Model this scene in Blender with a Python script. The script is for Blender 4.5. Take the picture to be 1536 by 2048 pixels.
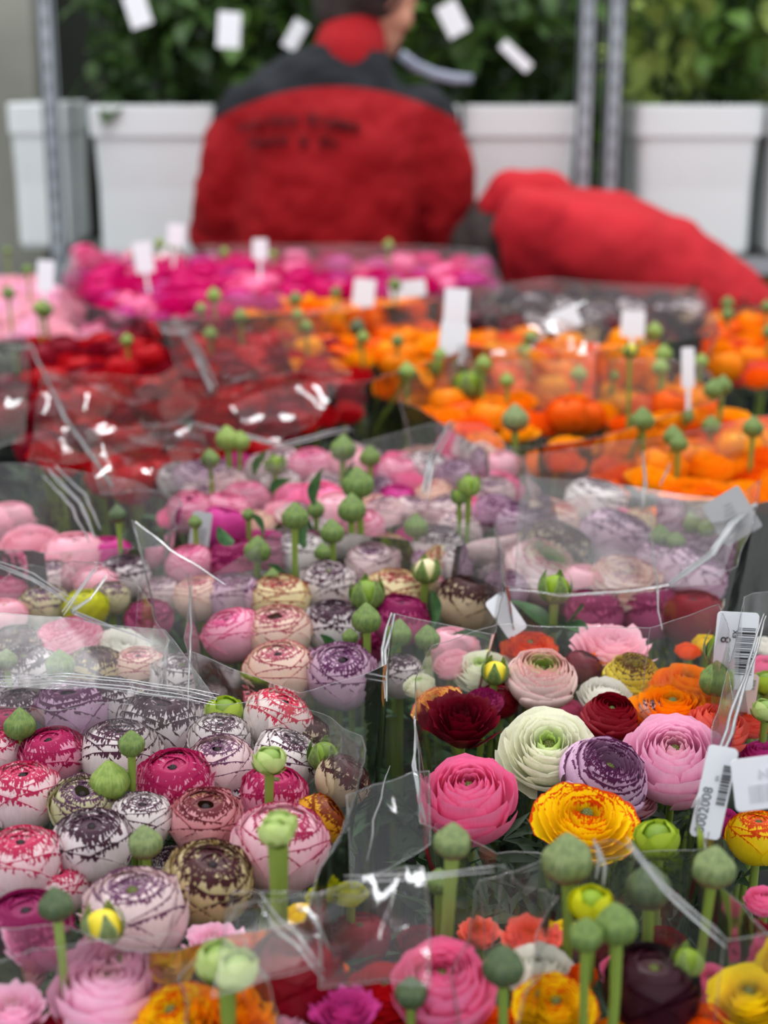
import bpy, bmesh, math, random
from mathutils import Vector, Matrix, noise
for o in list(bpy.data.objects): bpy.data.objects.remove(o)
scene = bpy.context.scene
COL = scene.collection
PI = math.pi
# ---------------------------------------------------------------- camera
F = 3076.0; PITCH = math.radians(16.2); CZ = 1.20
cam = bpy.data.cameras.new('camera'); camo = bpy.data.objects.new('camera', cam); COL.objects.link(camo)
camo.location = (0, 0, CZ); camo.rotation_euler = (PI/2-PITCH, 0, 0)
cam.sensor_fit = 'VERTICAL'; cam.sensor_height = 24; cam.lens = F/2048*24
cam.clip_start = 0.02
cam.dof.use_dof = True; cam.dof.focus_distance = 1.03; cam.dof.aperture_fstop = 3.3
scene.camera = camo
# ---------------------------------------------------------------- world, lights, exposure
w = bpy.data.worlds.new('hall_sky'); scene.world = w; w.use_nodes = True
w.node_tree.nodes['Background'].inputs[0].default_value = (0.93, 0.965, 1.0, 1)
w.node_tree.nodes['Background'].inputs[1].default_value = 0.85
def area(name, loc, sx, sy, e, col=(1, 1, 1)):
    l = bpy.data.lights.new(name, 'AREA'); l.shape = 'RECTANGLE'; l.size = sx; l.size_y = sy; l.energy = e; l.color = col
    o = bpy.data.objects.new(name, l); COL.objects.link(o); o.location = loc
    return o
area('skylight', (0.0, 1.4, 4.2), 2.6, 2.6, 70, (1, .98, .95))
for i, yy in enumerate((4.6, 7.4, 10.2)):
    for xx in (-1.7, 0.25, 2.1):
        area('strip_lamp', (xx, yy, 3.9), 0.28, 1.9, 34, (.96, .98, 1))
vs = scene.view_settings
scene.display_settings.display_device = 'sRGB'
vs.view_transform = 'Standard'; vs.look = 'None'; vs.gamma = 1; vs.use_curve_mapping = False; vs.exposure = 0.42
scene.cycles.max_bounces = 10; scene.cycles.transparent_max_bounces = 24
scene.cycles.diffuse_bounces = 4

# ---------------------------------------------------------------- helpers
def ray(px, py):
    f = Vector((0, math.cos(PITCH), -math.sin(PITCH))); u = Vector((0, math.sin(PITCH), math.cos(PITCH)))
    return f + Vector((1, 0, 0))*((px-768)/F) - u*((py-1024)/F)
def at_z(px, py, z=0.75):
    d = ray(px, py); return Vector((0, 0, CZ)) + d*((z-CZ)/d.z)
def at_y(px, py, y):
    d = ray(px, py); return Vector((0, 0, CZ)) + d*(y/d.y)
def proj(p):
    v = p-Vector((0, 0, CZ)); dep = v.y*math.cos(PITCH)-v.z*math.sin(PITCH); up = v.y*math.sin(PITCH)+v.z*math.cos(PITCH)
    return 768+F*v.x/dep, 1024-F*up/dep, dep
def s2l(c):
    return tuple([((x/255)/12.92 if x/255 <= .04045 else ((x/255+.055)/1.055)**2.4) for x in c])+(1,)
def tag(o, label=None, cat=None, group=None, kind=None):
    if label: o['label'] = label
    if cat: o['category'] = cat
    if group: o['group'] = group
    if kind: o['kind'] = kind
    return o
def empty(name, loc, label=None, cat=None, group=None, kind=None):
    o = bpy.data.objects.new(name, None); COL.objects.link(o); o.location = loc; o.empty_display_size = .02
    return tag(o, label, cat, group, kind)
def mesh_of(name, vs_, fs, smooth=True):
    me = bpy.data.meshes.new(name); me.from_pydata([tuple(v) for v in vs_], [], fs); me.update()
    if smooth: me.polygons.foreach_set('use_smooth', [True]*len(me.polygons))
    return me
def add(name, me, mat=None, parent=None, loc=None, mtx=None, own=False):
    o = bpy.data.objects.new(name, me); COL.objects.link(o)
    if parent: o.parent = parent
    if mtx is not None: o.matrix_basis = mtx
    elif loc is not None: o.location = loc
    if mat:
        if own:
            if not me.materials: me.materials.append(None)
            o.material_slots[0].link = 'OBJECT'; o.material_slots[0].material = mat
        elif not me.materials: me.materials.append(mat)
    return o
class MB:
    def __init__(s): s.v = []; s.f = []
    def add(s, vs_, fs):
        n = len(s.v); s.v += [Vector(v) for v in vs_]; s.f += [tuple(i+n for i in f) for f in fs]
    def box(s, a, b, M=None):
        (x0, y0, z0), (x1, y1, z1) = a, b
        v = [Vector(p) for p in ((x0,y0,z0),(x1,y0,z0),(x1,y1,z0),(x0,y1,z0),(x0,y0,z1),(x1,y0,z1),(x1,y1,z1),(x0,y1,z1))]
        if M: v = [M @ p for p in v]
        s.add(v, [(0,3,2,1),(4,5,6,7),(0,1,5,4),(1,2,6,5),(2,3,7,6),(3,0,4,7)])
    def tube(s, pts, rs, n=8, caps=True, sq=1.0):
        pts = [Vector(p) for p in pts]; base = len(s.v); prev = None
        if not hasattr(rs, '__len__'): rs = [rs]*len(pts)
        for i, p in enumerate(pts):
            t = (pts[min(i+1, len(pts)-1)]-pts[max(i-1, 0)]).normalized()
            if prev is None:
                a = Vector((1, 0, 0)) if abs(t.x) < .8 else Vector((0, 1, 0))
                nn = (a-t*a.dot(t)).normalized()
            else:
                nn = (prev-t*prev.dot(t)).normalized()
            prev = nn; b = t.cross(nn)
            for k in range(n):
                a = 2*PI*k/n; s.v.append(p+(nn*math.cos(a)+b*math.sin(a)*sq)*rs[i])
        for i in range(len(pts)-1):
            for k in range(n):
                q = base+i*n; s.f.append((q+k, q+(k+1) % n, q+n+(k+1) % n, q+n+k))
        if caps:
            s.f.append(tuple(base+k for k in reversed(range(n)))); e = base+(len(pts)-1)*n; s.f.append(tuple(e+k for k in range(n)))
    def ball(s, c, r, nu=14, nv=9):
        c = Vector(c); r = Vector(r) if hasattr(r, '__len__') else Vector((r, r, r)); base = len(s.v)
        for j in range(nv+1):
            th = PI*(.02+.96*j/nv)
            for i in range(nu):
                ph = 2*PI*i/nu; s.v.append(c+Vector((r.x*math.sin(th)*math.cos(ph), r.y*math.sin(th)*math.sin(ph), r.z*math.cos(th))))
        for j in range(nv):
            for i in range(nu):
                q = base+j*nu; s.f.append((q+i, q+nu+i, q+nu+(i+1) % nu, q+(i+1) % nu))
        s.f.append(tuple(base+i for i in range(nu))); s.f.append(tuple(base+nv*nu+i for i in reversed(range(nu))))
    def build(s, name, mat=None, parent=None, loc=None, smooth=True):
        return add(name, mesh_of(name, s.v, s.f, smooth), mat, parent, loc)
def bez(p0, p1, p2, p3, t):
    a = 1-t; return p0*(a*a*a)+p1*(3*a*a*t)+p2*(3*a*t*t)+p3*(t*t*t)

# ---------------------------------------------------------------- materials
def newmat(name):
    m = bpy.data.materials.new(name); m.use_nodes = True; nt = m.node_tree
    for n in list(nt.nodes): nt.nodes.remove(n)
    return m, nt
class NT:
    def __init__(s, nt): s.nt = nt
    def n(s, t, **k):
        x = s.nt.nodes.new(t)
        for a, b in k.items(): setattr(x, a, b)
        return x
    def l(s, a, b): s.nt.links.new(a, b)
    def math(s, op, a, b=None, c=None, clamp=False):
        x = s.n('ShaderNodeMath', operation=op, use_clamp=clamp)
        for i, v in enumerate((a, b, c)):
            if v is None: continue
            if isinstance(v, (int, float)): x.inputs[i].default_value = v
            else: s.l(v, x.inputs[i])
        return x.outputs[0]
    def sstep(s, v, lo, hi):
        x = s.n('ShaderNodeMapRange', interpolation_type='SMOOTHSTEP')
        for i, q in ((0, v), (1, lo), (2, hi)):
            if isinstance(q, (int, float)): x.inputs[i].default_value = q
            else: s.l(q, x.inputs[i])
        return x.outputs[0]
    def mix(s, f, a, b):
        x = s.n('ShaderNodeMix', data_type='RGBA')
        for i, q in ((0, f), (6, a), (7, b)):
            if isinstance(q, (int, float, tuple)): x.inputs[i].default_value = q
            else: s.l(q, x.inputs[i])
        return x.outputs[2]
    def noise(s, vec, scale, detail=2, rough=.5):
        x = s.n('ShaderNodeTexNoise'); x.inputs['Scale'].default_value = scale; x.inputs['Detail'].default_value = detail; x.inputs['Roughness'].default_value = rough
        if vec is not None: s.l(vec, x.inputs['Vector'])
        return x.outputs[0]
    def surf(s, sh):
        o = s.n('ShaderNodeOutputMaterial'); s.l(sh, o.inputs[0])
def plain(name, col, rough=.5, metal=0, col2=None, scale=8, bump=0, bscale=40, spec=.5, coat=0):
    m, nt = newmat(name); g = NT(nt); p = g.n('ShaderNodeBsdfPrincipled')
    tc = g.n('ShaderNodeTexCoord').outputs['Object']
    if col2:
        f = g.sstep(g.noise(tc, scale, 4), .35, .65); g.l(g.mix(f, s2l(col), s2l(col2)), p.inputs['Base Color'])
    else: p.inputs['Base Color'].default_value = s2l(col)
    p.inputs['Roughness'].default_value = rough; p.inputs['Metallic'].default_value = metal; p.inputs['Specular IOR Level'].default_value = spec
    p.inputs['Coat Weight'].default_value = coat
    if bump:
        b = g.n('ShaderNodeBump'); b.inputs['Strength'].default_value = bump; b.inputs['Distance'].default_value = .004
        g.l(g.noise(tc, bscale, 3), b.inputs['Height']); g.l(b.outputs[0], p.inputs['Normal'])
    g.surf(p.outputs[0]); return m
def petal_mat(name, base, rim=None, rw=.12, streak=.35, core=0., inner=None, foot=None, trans=.28, il=.35, sat=None, ci=2.0, streak_scale=7):
    m, nt = newmat(name); g = NT(nt)
    uv = g.n('ShaderNodeSeparateXYZ'); g.l(g.n('ShaderNodeUVMap').outputs[0], uv.inputs[0]); u, v = uv.outputs[0], uv.outputs[1]
    lay = g.n('ShaderNodeAttribute', attribute_name='layer').outputs['Fac']
    oi = g.n('ShaderNodeObjectInfo').outputs['Random']
    cx = g.n('ShaderNodeCombineXYZ'); g.l(g.math('MULTIPLY', u, 1.0), cx.inputs[0]); g.l(g.math('MULTIPLY', v, .16), cx.inputs[1]); g.l(g.math('MULTIPLY_ADD', lay, 13.7, oi), cx.inputs[2])
    fine = g.noise(cx.outputs[0], 28, 2)
    c = s2l(base)
    if inner: c = g.mix(g.sstep(lay, il, 0.02), c, s2l(inner))
    if foot: c = g.mix(g.sstep(v, .45, .05), c, s2l(foot))
    hs = g.n('ShaderNodeHueSaturation'); hs.inputs['Saturation'].default_value = 1.0
    if isinstance(c, tuple): hs.inputs['Color'].default_value = c
    else: g.l(c, hs.inputs['Color'])
    g.l(g.math('MULTIPLY_ADD', fine, .22, .89), hs.inputs['Value'])
    c = hs.outputs[0]
    if rim:
        cx2 = g.n('ShaderNodeCombineXYZ'); g.l(u, cx2.inputs[0]); g.l(g.math('MULTIPLY', v, .35), cx2.inputs[1]); g.l(g.math('MULTIPLY_ADD', lay, 31.0, oi), cx2.inputs[2])
        st = g.noise(cx2.outputs[0], streak_scale*2.6, 3, .6); bl = g.noise(cx2.outputs[0], 3.0, 2, .5)
        inn = g.math('POWER', g.math('SUBTRACT', 1.0, lay, clamp=True), ci)
        wd_ = g.math('ADD', rw*.36, g.math('MULTIPLY', inn, core*.115))
        amp_ = g.math('ADD', streak*1.05, g.math('MULTIPLY', inn, .20))
        val = g.math('ADD', g.math('ADD', v, wd_), g.math('MULTIPLY', g.math('SUBTRACT', g.math('ADD', g.math('MULTIPLY', st, .7), g.math('MULTIPLY', bl, .3)), .5), g.math('MULTIPLY', amp_, 2.4)))
        msk = g.sstep(val, .992, 1.004)
        line = g.sstep(v, .978, .986)
        msk = g.math('MAXIMUM', msk, g.math('MULTIPLY', line, .92))
        c = g.mix(g.math('MULTIPLY', msk, .97), c, s2l(rim))
    p = g.n('ShaderNodeBsdfPrincipled'); g.l(c, p.inputs['Base Color']); p.inputs['Roughness'].default_value = .42; p.inputs['Specular IOR Level'].default_value = .3
    bp = g.n('ShaderNodeBump'); bp.inputs['Strength'].default_value = .25; bp.inputs['Distance'].default_value = .0006; g.l(fine, bp.inputs['Height']); g.l(bp.outputs[0], p.inputs['Normal'])
    t = g.n('ShaderNodeBsdfTranslucent'); g.l(c, t.inputs[0])
    mx = g.n('ShaderNodeMixShader'); mx.inputs[0].default_value = trans; g.l(p.outputs[0], mx.inputs[1]); g.l(t.outputs[0], mx.inputs[2])
    g.surf(mx.outputs[0]); return m
DP = (72, 14, 52)
PM = {
 'wp': petal_mat('petal_white_purple', (246, 236, 236), DP, .07, .26, .62, ci=1.7),
 'wpd': petal_mat('petal_white_dark_core', (244, 234, 236), (62, 12, 44), .10, .24, .95, ci=1.2),
 'wps': petal_mat('petal_white_thin_purple', (250, 243, 242), DP, .05, .20, .42, ci=2.4),
 'wm': petal_mat('petal_white_magenta', (250, 226, 230), (196, 16, 84), .11, .30, .75, ci=1.5),
 'wc': petal_mat('petal_white_crimson', (250, 240, 236), (208, 22, 72), .10, .26, .5, ci=2.2),
 'mg': petal_mat('petal_magenta_lace', (240, 170, 196), (178, 12, 88), .22, .34, .95, ci=1.0),
 'mgd': petal_mat('petal_deep_magenta', (214, 96, 150), (140, 16, 84), .24, .3, .8, ci=1.0),
 'lp': petal_mat('petal_lilac_purple', (226, 188, 218), (92, 24, 76), .12, .09, .25, ci=1.8),
 'lpl': petal_mat('petal_pale_lilac', (226, 194, 214), (102, 40, 92), .06, .2, .6, ci=1.7),
 'cp': petal_mat('petal_cream_purple', (226, 220, 180), (96, 50, 92), .08, .24, .55, ci=1.6),
 'cm': petal_mat('petal_cream_maroon', (226, 208, 160), (72, 16, 40), .08, .22, .95, ci=1.1),
 'pb': petal_mat('petal_pink_brown', (240, 176, 182), (112, 34, 48), .05, .14, .75, inner=(190, 140, 110), ci=2.2),
 'lav': petal_mat('petal_blush_lavender', (246, 226, 226), (106, 54, 94), .05, .14, .5, ci=2.2),
 'cr': petal_mat('petal_cream_red', (246, 234, 190), (150, 24, 40), .07, .14, .4, ci=2.5),
 'bc': petal_mat('petal_brown_cream', (224, 204, 170), (70, 28, 38), .25, .3, .9, ci=1.0),
 'ob': petal_mat('petal_orange_brown', (236, 176, 40), (128, 46, 18), .12, .2, .9, ci=1.2),
 'pkr': petal_mat('petal_blush_magenta_rim', (250, 212, 222), (172, 18, 82), .05, .17, .5, ci=1.8),
 'pp': petal_mat('petal_pink_thin_rim', (248, 186, 208), (206, 70, 130), .05, .12, .35, ci=2.0),
 'crm': petal_mat('petal_cream_blush', (248, 224, 208), (170, 70, 96), .04, .10, .4, ci=2.2),
 'grh': petal_mat('petal_blush_lime_heart', (250, 224, 224), (200, 110, 140), .05, .12, .05, inner=(150, 206, 30), il=.62),
 'white': petal_mat('petal_white_green_heart', (250, 250, 232), inner=(206, 232, 130), foot=(236, 242, 196), il=.2, trans=.3),
 'wht': petal_mat('petal_clean_white', (250, 248, 240), foot=(230, 236, 190)),
 'pink': petal_mat('petal_clear_pink', (255, 204, 228), inner=(252, 200, 216), foot=(254, 214, 228), il=.3),
 'hot': petal_mat('petal_hot_pink', (252, 142, 188), inner=(238, 110, 160), foot=(248, 170, 204), il=.25),
 'lpink': petal_mat('petal_light_pink', (250, 196, 210), foot=(250, 220, 214)),
 'blush': petal_mat('petal_blush_green_heart', (248, 218, 212), (238, 176, 176), .06, .12, .1, inner=(190, 216, 110), il=.42),
 'mar': petal_mat('petal_maroon', (112, 4, 30), inner=(86, 4, 22), il=.3, trans=.15),
 'dred': petal_mat('petal_dark_red', (140, 6, 30), trans=.18),
 'ora': petal_mat('petal_orange', (255, 156, 12), foot=(255, 186, 40), inner=(236, 150, 20), il=.2),
 'orr': petal_mat('petal_orange_deep', (250, 112, 14), foot=(255, 160, 30)),
 'ory': petal_mat('petal_orange_yellow', (255, 176, 12), foot=(255, 190, 30)),
 'yel': petal_mat('petal_yellow', (255, 230, 30), foot=(250, 230, 70), inner=(226, 200, 40), il=.2),
 'yr': petal_mat('petal_yellow_red', (255, 226, 24), (222, 62, 14), .09, .20, .60, ci=3.0),
 'ybr': petal_mat('petal_yellow_brown', (240, 216, 60), (90, 40, 24), .07, .26, .55, ci=2.2),
 'cyr': petal_mat('petal_peach_red', (250, 208, 120), (214, 84, 84), .08, .24, .3),
 'ort': petal_mat('petal_orange_red', (250, 110, 16), (206, 30, 14), .1, .25, .4, foot=(255, 200, 30)),
 'cor': petal_mat('petal_coral', (246, 116, 100), inner=(240, 86, 20), il=.6),
 'blk': petal_mat('petal_black_purple', (52, 10, 26), inner=(66, 26, 28), il=.15, trans=.08),
 'mgp': petal_mat('petal_purple_magenta', (214, 70, 156)),
 'mag': petal_mat('petal_strong_magenta', (222, 14, 120), foot=(230, 60, 150)),
 'red': petal_mat('petal_red', (206, 20, 34)),
 'redd': petal_mat('petal_wine_red', (150, 14, 40)),
 'lime': petal_mat('petal_lime', (176, 200, 60), foot=(130, 160, 50), inner=(190, 200, 70)),
 'limp': petal_mat('petal_pale_lime', (200, 218, 140), foot=(150, 180, 90)),
 'limy': petal_mat('petal_lime_yellow', (206, 206, 20), foot=(140, 170, 30)),
}
def green_mat(name, c1, c2, c3=None, trans=.15, rough=.55):
    m, nt = newmat(name); g = NT(nt); tc = g.n('ShaderNodeTexCoord').outputs['Object']; uvn = g.n('ShaderNodeSeparateXYZ'); g.l(g.n('ShaderNodeUVMap').outputs[0], uvn.inputs[0])
    c = g.mix(g.sstep(g.noise(tc, 3.1, 3), .35, .65), s2l(c1), s2l(c2))
    cx = g.n('ShaderNodeCombineXYZ'); g.l(uvn.outputs[0], cx.inputs[0]); g.l(g.math('MULTIPLY', uvn.outputs[1], .1), cx.inputs[1])
    c = g.mix(g.math('MULTIPLY', g.sstep(g.noise(cx.outputs[0], 26, 2), .5, .75), .35), c, s2l(tuple(min(255, x+50) for x in c1)))
    c = g.mix(g.math('MULTIPLY', g.sstep(g.math('ABSOLUTE', g.math('SUBTRACT', uvn.outputs[0], .5)), .36, .48), .55 if 'bud' in name else 0), c, s2l(tuple(min(255, x+46) for x in c1)))
    if c3: c = g.mix(g.sstep(uvn.outputs[1], .42, .1), c, s2l(c3))
    p = g.n('ShaderNodeBsdfPrincipled'); g.l(c, p.inputs['Base Color']); p.inputs['Roughness'].default_value = rough
    t = g.n('ShaderNodeBsdfTranslucent'); g.l(c, t.inputs[0]); mx = g.n('ShaderNodeMixShader'); mx.inputs[0].default_value = trans
    g.l(p.outputs[0], mx.inputs[1]); g.l(t.outputs[0], mx.inputs[2]); g.surf(mx.outputs[0]); return m
GM = {'bud': green_mat('bud_green', (116, 140, 66), (88, 114, 54)),
      'budr': green_mat('bud_green_red', (132, 148, 92), (104, 122, 74), (132, 92, 78)),
      'budl': green_mat('bud_light', (146, 168, 78), (118, 146, 62)),
      'budd': green_mat('bud_dark', (84, 100, 62), (64, 84, 54), (98, 72, 62)),
      'stem': green_mat('stem_green', (150, 172, 70), (124, 152, 58)),
      'stemp': green_mat('stem_pale', (166, 186, 100), (146, 176, 84)),
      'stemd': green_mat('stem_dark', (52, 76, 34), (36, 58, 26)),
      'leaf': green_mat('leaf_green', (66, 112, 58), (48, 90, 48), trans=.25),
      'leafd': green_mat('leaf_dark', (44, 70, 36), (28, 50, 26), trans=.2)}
M = {'heart': plain('heart_green', (110, 120, 50), .6, col2=(60, 50, 34), scale=2),
     'heartd': plain('heart_dark', (40, 24, 30), .6)}
def film_mat(name, haze, rough=.09, tint=(1, 1, 1, 1), bscale=26, bstr=.2):
    m, nt = newmat(name); g = NT(nt); tc = g.n('ShaderNodeTexCoord').outputs['Object']
    n1 = g.noise(tc, bscale, 3, .6); rd = g.math('ABSOLUTE', g.math('SUBTRACT', n1, .5))
    b = g.n('ShaderNodeBump'); b.inputs['Strength'].default_value = bstr; b.inputs['Distance'].default_value = .004; g.l(rd, b.inputs['Height'])
    fr = g.n('ShaderNodeFresnel'); fr.inputs[0].default_value = 1.45; g.l(b.outputs[0], fr.inputs[1])
    gl = g.n('ShaderNodeBsdfGlossy'); gl.inputs['Roughness'].default_value = rough; g.l(b.outputs[0], gl.inputs['Normal'])
    tr = g.n('ShaderNodeBsdfTransparent'); tr.inputs[0].default_value = tint
    df = g.n('ShaderNodeBsdfDiffuse'); df.inputs[0].default_value = (.85, .87, .9, 1)
    tl = g.n('ShaderNodeBsdfTranslucent'); tl.inputs[0].default_value = (.85, .87, .9, 1)
    h = g.n('ShaderNodeMixShader'); h.inputs[0].default_value = .5; g.l(df.outputs[0], h.inputs[1]); g.l(tl.outputs[0], h.inputs[2])
    m1 = g.n('ShaderNodeMixShader'); g.l(g.math('MULTIPLY_ADD', g.noise(tc, 9, 3), haze*1.2, haze*.4), m1.inputs[0]); g.l(tr.outputs[0], m1.inputs[1]); g.l(h.outputs[0], m1.inputs[2])
    m2 = g.n('ShaderNodeMixShader'); g.l(g.math('MULTIPLY', fr.outputs[0], .95, clamp=True), m2.inputs[0]); g.l(m1.outputs[0], m2.inputs[1]); g.l(gl.outputs[0], m2.inputs[2])
    g.surf(m2.outputs[0]); return m
M['film'] = film_mat('cellophane', .04)
M['filmc'] = film_mat('cellophane_crisp', .018, .07)
M['filmh'] = film_mat('cellophane_milky', .085, .14)
M['glint_crease'] = film_mat('cellophane_fold_glint', .35, .16)  # whiter film for the tubes that carry highlight lines on folds
M['filmm'] = film_mat('cellophane_matte', .035, .28)
M['edge'] = film_mat('cellophane_edge_glint', .22, .1)  # whiter film that puts bright highlight lines on edges and seams
# ---------------------------------------------------------------- petals and blooms (unit radius)
def petal_mesh(prof, az, hw, layer, rnd, nu=8, ns=7, frill=.02, rimround=.1, notch=0., name='petal'):
    """prof(s, e) -> (r, z): s runs foot..rim, e lowers the rim towards the petal sides"""
    V, Fc, UV = [], [], []
    p1, p2, p3 = [rnd.uniform(0, 6.28) for _ in range(3)]
    for j in range(ns+1):
        s = j/ns; s2 = s**.9
        for i in range(nu+1):
            u = -1+2*i/nu
            e = rimround*abs(u)**2.4*s2
            r, z = prof(s2, e)
            wid = hw*(.42+.58*math.sin(min(1, s2*1.5)*PI/2))*(1-.12*max(0, s2-.75)*4*abs(u))
            f = frill*s2**3*(math.sin(u*5.1+p1)+.7*math.sin(u*10.3+p2)+.5*math.sin(u*17+p3))
            a = az+u*wid+.25*f
            r += f*.8; z += f*.7*(1 if frill > .03 else .6)
            if notch: z -= notch*s2**4*math.exp(-(u*5)**2)
            V.append((r*math.cos(a), r*math.sin(a), z)); UV.append(((i/nu)*max(.2, hw), s2))
    for j in range(ns):
        for i in range(nu):
            q = j*(nu+1)+i; Fc.append((q, q+1, q+nu+2, q+nu+1))
    return V, Fc, UV, [layer]*len(V)
def to_mesh(name, items):
    V, Fc, UV, L = [], [], [], []
    for v, f, uv, l in items:
        n = len(V); V += v; Fc += [tuple(i+n for i in q) for q in f]; UV += uv; L += l
    me = mesh_of(name, V, Fc)
    lay = me.uv_layers.new(name='UVMap'); flat = []
    for lp in me.loops: flat += UV[lp.vertex_index]
    lay.data.foreach_set('uv', flat)
    at = me.attributes.new('layer', 'FLOAT', 'POINT'); at.data.foreach_set('value', L)
    me.materials.append(None)
    return me
def profile(kind, t, rnd):
    """profile for layer t (0 heart .. 1 outermost)"""
    jr = rnd.uniform(-1, 1)
    if kind in ('ball', 'bally'):
        top = 6 if kind == 'ball' else 16
        thr = math.radians((top-2)*(t < .8)+(40*t/.68 if t < .68 else 45+24*(t-.68)/.32)*(1 if kind == 'ball' else .95)+2.5*jr); rho = .84+.13*t+(.05 if t > .7 else 0)*(t-.7)/.3+.008*jr
        def f(s, e):
            th = math.radians(158)*(1-s)+(thr+e*1.3)*s
            lift = 1+(.075 if t > .3 else .05)*(max(0, s-.82)/.18)**2*(1 if t > .12 else .3)
            dip = .26*math.exp(-(th/.42)**2)+(.10 if kind == 'bally' else 0)*math.exp(-(th/.3)**2)
            return rho*math.sin(th)*lift*1.0, rho*.95*(math.cos(th)*lift)-dip
        return f
    if kind == 'globe':      # round with an open cup of upright rims
        rr = .14+.78*t**.8+.02*jr; zr = .40+.16*math.sin(PI*min(1, t*1.1))-.42*t**3; rb = .35+.65*t
        return lambda s, e: (lambda q: (q.x, q.y))(bez(Vector((.08, -.80)), Vector((rb*.9, -.88)), Vector((rb*1.22, zr*.3)), Vector((rr, zr-e)), s))
    if kind == 'open':       # wide rosette, outer petals lean out
        rr = .12+.93*t**.95+.03*jr; zr = .34+.10*math.sin(PI*t)-.44*t**2.2+.03*jr; rb = .16+.72*t
        return lambda s, e: (lambda q: (q.x, q.y))(bez(Vector((.06, -.62)), Vector((rb*.8, -.66)), Vector((rb*1.12, zr-.34)), Vector((rr, zr-e)), s))
    if kind == 'flat':       # very open, saucer of outer petals round a tight middle
        rr = .16+.90*t+.04*jr; zr = .26+.06*math.sin(PI*t)-.36*t**2+.03*jr; rb = .2+.6*t
        return lambda s, e: (lambda q: (q.x, q.y))(bez(Vector((.06, -.45)), Vector((rb*.9, -.50)), Vector((rb*1.05, zr-.22)), Vector((rr, zr-e)), s))
    if kind == 'frill':      # loose ruffled
        rr = .10+.95*t+.05*jr; zr = .44+.05*jr-.30*t**2; rb = .2+.55*t
        return lambda s, e: (lambda q: (q.x, q.y))(bez(Vector((.06, -.6)), Vector((rb*.7, -.6)), Vector((rb*.9, zr-.35)), Vector((rr, zr-e)), s))
    if kind == 'cup':        # tight inner ball held by a few big loose petals
        if t < .72:
            q0 = t/.72; rr = .10+.66*q0; zr = .46+.06*math.sin(PI*q0)-.10*q0**2; rb = .3+.5*q0
        else:
            q0 = (t-.72)/.28; rr = .84+.24*q0+.05*jr; zr = .30-.34*q0+.06*jr; rb = .82+.12*q0
        return lambda s, e: (lambda q: (q.x, q.y))(bez(Vector((.08, -.85)), Vector((rb*.85, -.9)), Vector((rb*1.1, zr-.5)), Vector((rr, zr-e)), s))
CFG = {'ball': (27, .010, .20, 76, 72), 'bally': (27, .014, .22, 70, 68), 'globe': (34, .018, .12, 70, 48), 'open': (40, .020, .12, 62, 44),
       'flat': (36, .022, .10, 60, 38), 'frill': (34, .045, .12, 44, 30), 'cup': (34, .022, .12, 62, 40)}
def make_proto(kind, seed, n=None, joined=False, nu=8, ns=7):
    rnd = random.Random(seed); N, fr, rr, w0, w1 = CFG[kind]; n = n or N
    k = N/n; out = []; az = rnd.uniform(0, 6.28)
    for i in range(n):
        t = i/(n-1); az += 2.399+rnd.uniform(-.25, .25)
        hw = math.radians(w0+(w1-w0)*t+(30*(1-t*6) if t < .16 and kind[:4] == 'ball' else 0))*(1 if k < 1.3 else 1.15)*rnd.uniform(.9, 1.1)
        out.append(petal_mesh(profile(kind, t, rnd), az, hw, t, rnd, nu, ns, fr*(.5+.7*t)*rnd.uniform(.7, 1.4)*(2.0 if t > .7 and kind[:4] == 'ball' else 1), rr*(.4+.6*t)*((.7 if t < .7 else 1.9) if kind[:4] == 'ball' else 1), notch=.022 if kind == 'frill' else 0))
    if joined: return [to_mesh('bloom', out)]
    return [to_mesh('petal', [q]) for q in out]
PROTO = {}
for k in CFG:
    PROTO[k] = [make_proto(k, 100*len(k)+s*7+3) for s in range(6 if k == 'ball' else (4 if k in ('bally', 'open') else 3))]
FAR = {k: [make_proto(k, 900+s*11, n=17, joined=True, nu=5, ns=5) for s in range(3)] for k in ('ball', 'open', 'flat', 'globe')}
# heart (small dome of carpels)
hb = MB(); hb.ball((0, 0, 0), (.13, .13, .12), 12, 7)
for k in range(26):
    a = k*2.4; rr_ = .12*math.sqrt((k+.5)/26); z_ = math.sqrt(max(0, .0148-rr_*rr_)); hb.ball((rr_*math.cos(a), rr_*math.sin(a), z_), .018, 5, 3)
HEART = mesh_of('heart', hb.v, hb.f); HEART.materials.append(None)
HZ = {'ball': .50, 'bally': .42, 'globe': .18, 'open': .10, 'flat': .10, 'frill': .12, 'cup': .22}
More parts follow.
